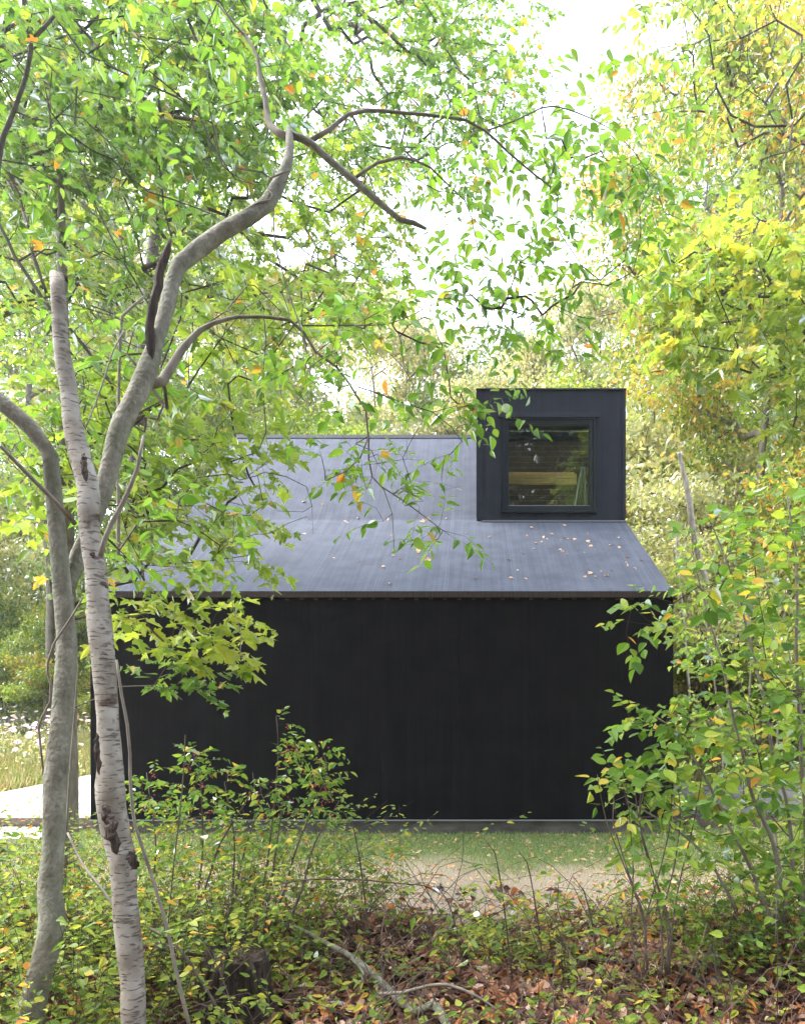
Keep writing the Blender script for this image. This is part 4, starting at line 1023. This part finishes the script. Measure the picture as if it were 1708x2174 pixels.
# saplings poking out of the ground cover
for (px, top, bot, Y, n, lab) in ((1062, 1780, 2080, 4.1, 16, 'slim sapling with yellow-green leaves and a bare pale tip in the middle of the brush'), (1130, 1800, 2070, 4.25, 9, 'faint thin sapling right of the pale-tipped one'),
                                  (960, 1880, 2060, 4.1, 10, 'short leafy seedling in front of the bare soil'), (1250, 1860, 2080, 4.1, 9, 'short leafy seedling beside the green-caned bush'), (760, 1720, 2000, 4.4, 8, 'grey-leaved sprig right of the berry bush')):
    st = trace([(px + 25, bot, 5), (px + 8, (top + bot) / 2, 4), (px - 12, top + 30, 3), (px - 35, top, 1.5)], Y, Y)
    at_ = region(g, n, [(px - 60, top + 60), (px + 40, top + 40), (px + 80, bot - 60), (px - 70, bot - 80)], (Y - .15, Y + .15))
    multi_shrub('sapling', lab, 'sapling', [st], at_, 'leaf_low', int(px), 5, .12, .042, OV)

# ------------------------------------------------------------------ fallen branches, stump, log
def log(name, label, cat, parts_, mat, wob=.05, sides=9):
    o = None
    for j, (pts, Y0, Y1) in enumerate(parts_):
        P, R = trace(pts, Y0, Y1, .05)
        if o is None:
            o = empty(name, P[0], label, cat)
        MB().tube(P, R, sides, True, wob, j + 3).build('main_stem' if j == 0 else 'side_stem', M[mat], o, True)
    return o
log('fallen_branch', 'pale lichen-grey fallen branch bending through the middle of the brush', 'branch',
    [([(598, 1960, 7), (645, 1977, 10), (700, 2006, 13), (750, 2036, 15), (800, 2077, 18), (850, 2127, 20), (884, 2149, 20), (915, 2136, 22), (935, 2150, 22), (960, 2215, 22)], 4.4, 3.55),
     ([(745, 2035, 7), (770, 2065, 7), (768, 2088, 6)], 4.0, 3.9), ([(915, 2138, 10), (918, 2120, 6)], 3.6, 3.6)], 'bark_smooth')
log('fallen_branch', 'thin brown fallen branch arching at the right of the pale one', 'branch',
    [([(800, 2110, 7), (854, 2107, 8), (909, 2092, 9), (954, 2092, 8), (1004, 2112, 7), (1044, 2136, 5), (1080, 2170, 4)], 3.7, 3.6)], 'bark_mid')
log('fallen_log', 'dark fallen log lying behind the birch towards the stump', 'log',
    [([(300, 2004, 16), (360, 2014, 20), (420, 2024, 20), (490, 2036, 16), (540, 2050, 12)], 3.9, 3.9), ([(310, 1966, 7), (350, 1990, 7), (385, 2020, 7), (420, 2070, 8), (455, 2130, 8), (480, 2180, 8)], 3.7, 3.5)], 'bark_dark')
def stump():
    c = at(500, 2040, 3.85); z = float(ground_z(c[0], c[1]))
    o = empty('tree_stump', (c[0], c[1], z), 'dark rotting tree stump in the brush right of the birch', 'stump')
    P = np.array([(c[0], c[1], z - .05), (c[0], c[1], z + .08), (c[0] - .01, c[1], z + .2), (c[0], c[1], c[2] + .04)])
    MB().tube(*resample(P, [.24, .19, .17, .16], .04), 22, True, .05, 4).build('stump_body', M['stump'], o)
    g_ = rgen(3)
    for a in np.linspace(0, 6.28, 9)[:-1]:
        q = np.array((c[0] + .14 * math.cos(a), c[1] + .14 * math.sin(a), c[2] + .0)); h_ = g_.uniform(.05, .15)
        MB().tube(np.array([q - (0, 0, .12), q, q + (0, 0, h_)]), np.array([.05, .04, .008]), 6, True, .1, 5).build('splinter', M['stump'], o)
stump()

# ------------------------------------------------------------------ ground cover, litter, grass (nobody could count these)
def scatter(name, label, kind_cat, P, A, Nn, S, tmpl, mat):
    return props(MB().leaves(P, A, Nn, S, tmpl).build(name, M[mat]), label, kind_cat, None, 'stuff')
def on_ground(g, n, x0, x1, y0, y1, fn=None):
    y = np.sqrt(g.uniform(y0 ** 2, y1 ** 2, n)) if y0 > 0 else g.uniform(y0, y1, n)
    x = g.uniform(-1, 1, n)
    x = (x0 + x1) / 2 + x * (x1 - x0) / 2 * (y / y1)
    if fn is not None:
        k = fn(x, y, g.random(n)); x, y = x[k], y[k]
    return np.stack([x, y, ground_z(x, y)], -1)
g = rgen(71)
P = on_ground(g, 26000, -5.2, 4.4, 2.2, 6.4, lambda x, y, r: r < 1.1 - smooth((y - 4.9) / 1.0))
n = len(P); P[:, 2] += g.uniform(.0, .035, n)
scatter('leaf_litter', 'brown and orange fallen leaves covering the forest floor in the foreground', 'leaf litter', P, norm(g.normal(size=(n, 3)) * np.array([1, 1, .25])), norm(g.normal(size=(n, 3)) * .5 + np.array([0, 0, 1])), .075 * g.uniform(.4, 1.4, n), DL, 'leaf_dead')
P = on_ground(g, 2600, -7, 7, 5.5, 9.3); n = len(P); P[:, 2] += .012
scatter('lawn_litter', 'scattered tan leaves lying on the lawn and bare soil', 'leaf litter', P, norm(g.normal(size=(n, 3)) * np.array([1, 1, .2])), norm(g.normal(size=(n, 3)) * .3 + np.array([0, 0, 1])), .055 * g.uniform(.5, 1.3, n), OVW, 'leaf_fallen')
# low leafy plants: stalks with leaf whorls
def low_plants(seed, n, x0, x1, y0, y1, h, k, size, tmpl, mat, name, label, fn=None):
    g = rgen(seed); B = on_ground(g, n, x0, x1, y0, y1, fn); n = len(B)
    H = h * g.uniform(.35, 1.2, (n, 1)); top = B + np.concatenate([g.normal(size=(n, 2)) * .5 * H, H], 1)
    u = np.array([0, .4, .75, 1.])
    T = B[:, None] + (top - B)[:, None] * u[None, :, None]; T[:, 1:3, 2] += .12 * H
    tw = MB().tubes(T, np.array([.0016, .0014, .0010, .0007])[None], 3, False)
    props(tw.build(name.replace('_leaves', '') + '_stalks', M['twig']), label.replace('leaves', 'stalks'), 'ground cover', None, 'stuff')
    f = g.uniform(.3, 1.0, (n, k)); a = g.uniform(0, 6.28, (n, k))
    P = B[:, None] + (top - B)[:, None] * f[:, :, None]
    P[:, :, 2] += .12 * H * np.sin(f * 3.1)
    A = np.stack([np.cos(a), np.sin(a), g.uniform(-.3, .4, (n, k))], -1); P = P + A * .03
    P = P.reshape(-1, 3); A = A.reshape(-1, 3); m = len(P)
    scatter(name, label, 'ground cover', P, A, norm(g.normal(size=(m, 3)) * .4 + np.array([0, -.1, 1])), size * g.uniform(.5, 1.25, m), tmpl, mat)
edge = lambda x, y, r: r < (1.1 - smooth((y - 4.7 - .35 * np.sin(x * 2.1)) / .9)) * (1 - .38 * smooth((x + 1.3) / .8) * smooth((4.6 - y) / .7)) * (.55 + .45 * np.sin(x * 3.1 + 1) * np.sin(y * 4.3))
low_plants(72, 2300, -5.0, 4.6, 2.9, 5.9, .28, 9, .047, OV, 'leaf_low', 'ground_cover_leaves', 'small green leaves of the low plants carpeting the foreground', edge)
low_plants(73, 1800, -5.4, -.45, 3.1, 5.6, .78, 15, .042, OV, 'leaf_low', 'brush_leaves', 'leaves of the denser brush around the two trunks', lambda x, y, r: (r < .9))
low_plants(74, 520, 1.1, 4.6, 3.4, 5.2, .6, 10, .045, RD, 'leaf_shrub', 'thicket_leaves', 'leaves of the thicket below the tall shrub', None)
# bare tangled canes
g = rgen(75); n = 750
B = on_ground(g, n, -5.4, 4.6, 3.0, 5.2); a = g.uniform(0, 6.28, n); L = g.uniform(.3, .9, n)
u = np.linspace(0, 1, 7)
T = B[:, None] + np.stack([np.cos(a)[:, None] * L[:, None] * u, np.sin(a)[:, None] * L[:, None] * u * .6, (L * g.uniform(.3, .9, n))[:, None] * np.sin(u * 2.2)], -1)
T[:, 1:-1] += g.normal(size=(n, 5, 3)) * .015
props(MB().tubes(T, np.linspace(.0028, .0010, 7)[None], 4, False).build('tangled_canes', M['twig']), 'tangle of bare thin canes through the foreground brush', 'ground cover', None, 'stuff')

def blades(seed, n, x0, x1, y0, y1, h, w, mat, name, label, fn=None):
    g = rgen(seed); B = on_ground(g, n, x0, x1, y0, y1, fn); n = len(B)
    a = g.uniform(0, 6.28, n); A = norm(np.stack([g.normal(size=n) * .4, g.normal(size=n) * .4, np.ones(n)], -1))
    Nn = np.stack([np.cos(a), np.sin(a), np.zeros(n)], -1)
    t = (np.array([(-w, 0, 0), (w, 0, 0), (w * .6, .6, .06), (0, 1, .2), (-w * .6, .6, .06)]), [(0, 1, 2, 3, 4)])
    scatter(name, label, 'grass', B, A, Nn, h * g.uniform(.5, 1.3, n), t, mat)
patch = lambda x, y, r: r < .15 + .95 * smooth((y + .55 * np.sin(x * 1.3) + .3 * np.sin(x * 3.7 + 1) - 7.0) / .8)
blades(81, 90000, -8.5, 8.5, 6.0, 9.25, .045, .05, 'grass', 'lawn_grass', 'short green lawn grass along the foundation of the house', patch)
blades(82, 70000, -14, -3.2, 9.0, 27, .30, .018, 'grass_field', 'field_grass', 'tall pale grass of the sunny field left of the house', lambda x, y, r: ~((x > -7.7) & (y < 22.1)))
blades(83, 30000, 2.6, 11, 12.8, 20, .16, .03, 'grass_field', 'slope_grass', 'pale grass on the slope right of the house', None)

# ------------------------------------------------------------------ flowers in the field
def flower_proto():
    g = rgen(90)
    st = MB().tube(np.array([(0, 0, 0), (.02, 0, .4), (.01, .01, .78)]), [.004, .003, .002], 4)
    n = 8; a = np.arange(n) / n * 2 * np.pi
    A = np.stack([np.cos(a), np.sin(a), np.full(n, .15)], -1)
    c = np.tile(np.array([[.01, .01, .78]]), (n, 1))
    pe = MB().leaves(c, A, np.tile([[0, 0, 1.]], (n, 1)), np.full(n, .055), T_ovate(.36, 0, .1))
    cc = small_balls(np.array([[.01, .01, .785]]), .012)
    n = 14
    P = np.array([.02, 0, .35]) + g.normal(size=(n, 3)) * np.array([.04, .04, .18])
    lf = MB().leaves(P, norm(g.normal(size=(n, 3))), norm(g.normal(size=(n, 3))), np.full(n, .08), QD)
    return [('stalk', st.mesh('stalk', M['grass'], smooth_faces=True)), ('petals', pe.mesh('petals', M['petal'])), ('flower_centre', cc.mesh('flower_centre', M['core'])), ('foliage', lf.mesh('foliage', M['grass_field']))]
fp = flower_proto(); g = rgen(91)
for i in range(90):
    t = g.random(); px = g.uniform(-20, 195); Y = 14 + 9 * g.random() ** .8
    x = (px - CX) * Y / FPX
    o = empty('cosmos_flower', (x, Y, float(ground_z(x, Y))), 'white or pink cosmos flower standing in the tall field grass', 'flower', 'cosmos flowers in the field')
    o.rotation_euler = (g.normal() * .15 + .5, g.normal() * .2, g.uniform(-.6, .6)); s = g.uniform(.9, 1.35); o.scale = (s, s, s)
    for nm, me in fp:
        c = bpy.data.objects.new(nm, me); COL.objects.link(c); c.parent = o

# ------------------------------------------------------------------ dry stone walls
def rocks(seed, P, R):
    t = (1 + 5 ** .5) / 2
    v = norm(np.array([(-1, t, 0), (1, t, 0), (-1, -t, 0), (1, -t, 0), (0, -1, t), (0, 1, t), (0, -1, -t), (0, 1, -t), (t, 0, -1), (t, 0, 1), (-t, 0, -1), (-t, 0, 1)]))
    f = [(0, 11, 5), (0, 5, 1), (0, 1, 7), (0, 7, 10), (0, 10, 11), (1, 5, 9), (5, 11, 4), (11, 10, 2), (10, 7, 6), (7, 1, 8), (3, 9, 4), (3, 4, 2), (3, 2, 6), (3, 6, 8), (3, 8, 9), (4, 9, 5), (2, 4, 11), (6, 2, 10), (8, 6, 7), (9, 8, 1)]
    g = rgen(seed); mb = MB()
    for p, r in zip(P, R):
        q = v * (1 + g.normal(size=(12, 1)) * .14) * r * g.uniform(.8, 1.2, 3); q = np.clip(q, -r * .92, r * .92)
        mb.poly(p + q, f)
    return mb
def stone_wall(x0, x1, y0, y1, h, label, seed, r=.17):
    g = rgen(seed); P = []; R = []
    n = int(math.hypot(x1 - x0, y1 - y0) / (r * 1.5))
    for k in range(int(h / (r * 1.3)) + 1):
        for i in range(n):
            u = (i + .5 * (k % 2)) / n; x = x0 + (x1 - x0) * u; y = y0 + (y1 - y0) * u + g.normal() * .04
            if k * r * 1.3 > h * (.75 + .25 * math.sin(i * .9)): continue
            P.append((x, y, float(ground_z(x, y)) + r * .5 + k * r * 1.3)); R.append(np.array((r * 1.15, r, r * .85)) * g.uniform(.75, 1.2))
    props(rocks(seed, np.array(P), R).build('stone_wall', M['stone']), label, 'wall')
stone_wall(4.6, 12.5, 19.2, 20.5, .75, 'low dry stone wall on the slope right of the house', 7)
stone_wall(-19, -6.5, 27.2, 26.5, .9, 'low stone wall under the shrubs beyond the flower field', 8)

# ------------------------------------------------------------------ leaves fallen on the roof
def roof_leaf_meshes():
    out = []
    for s, t in ((1, OVW), (2, MP), (3, RD)):
        out.append(MB().leaves(np.zeros((1, 3)), np.array([[0, 1., 0]]), np.array([[0, 0, 1.]]), np.array([.062]), t).mesh('fallen_leaf', M['leaf_fallen']))
    return out
rl = roof_leaf_meshes(); g = rgen(95)
slope = math.atan2(ZK - ZE, YK - YF); slope2 = math.atan2(ZR - ZK, YR - YK)
def roof_pt(px, py):
    """where the sight line meets the roof"""
    for (ya, za, sl) in ((YF, ZE, slope), (YK, ZK, slope2)):
        m = (HZ - py) / FPX; t = math.tan(sl)
        Y = (za - t * ya - CH) / (m - t)
        if ya == YF and Y <= YK - .02: return np.array(((px - CX) * Y / FPX, Y, CH + m * Y)), sl
    return np.array(((px - CX) * Y / FPX, Y, CH + m * Y)), sl
spots = []
for i in range(26): spots.append((g.uniform(1090, 1370), g.uniform(1115, 1180)))
for i in range(16): spots.append((g.uniform(1180, 1395), g.uniform(1160, 1240)))
for i in range(26): spots.append((g.uniform(560, 1300), g.uniform(1120, 1246)))
for i in range(8): spots.append((g.uniform(600, 1000), g.uniform(1096, 1112)))
for i in range(5): spots.append((g.uniform(620, 990), g.uniform(960, 1090)))
for (px, py) in spots:
    lim = 1325 + (py - 1103) * .62
    if px > lim - 8: continue
    p, sl = roof_pt(px, py)
    o = bpy.data.objects.new('fallen_leaf', rl[g.integers(0, 3)]); COL.objects.link(o)
    o.location = [float(v) for v in p + np.array((0, -.006, .014))]
    o.rotation_mode = 'XYZ'
    from mathutils import Matrix
    o.rotation_euler = (Matrix.Rotation(sl, 4, 'X') @ Matrix.Rotation(g.uniform(0, 6.28), 4, 'Z') @ Matrix.Rotation(g.normal() * .45, 4, 'X') @ Matrix.Rotation(g.normal() * .35, 4, 'Y')).to_euler()
    s = g.uniform(.55, 1.35); o.scale = (s, s, s)
    props(o, 'curled dry leaf lying on the grey felt roof', 'leaf', 'dry leaves fallen on the roof')
print('verts M', round(sum(len(o.data.vertices) for o in COL.objects if o.type == 'MESH') / 1e6, 2))

# ------------------------------------------------------------------ air
def make_haze():
    m, nt, out = new_mat('haze')
    v = N(nt, 'ShaderNodeVolumePrincipled'); v.inputs['Color'].default_value = (.95, .97, 1, 1); v.inputs['Density'].default_value = .0016; v.inputs['Anisotropy'].default_value = .75
    nt.links.new(v.outputs[0], out.inputs['Volume'])
    b = MB(); b.box(-60, 60, -35, 75, -2, 34)
    o = b.build('haze', m); props(o, 'pale air between the trees', 'haze', None, 'stuff')
make_haze()
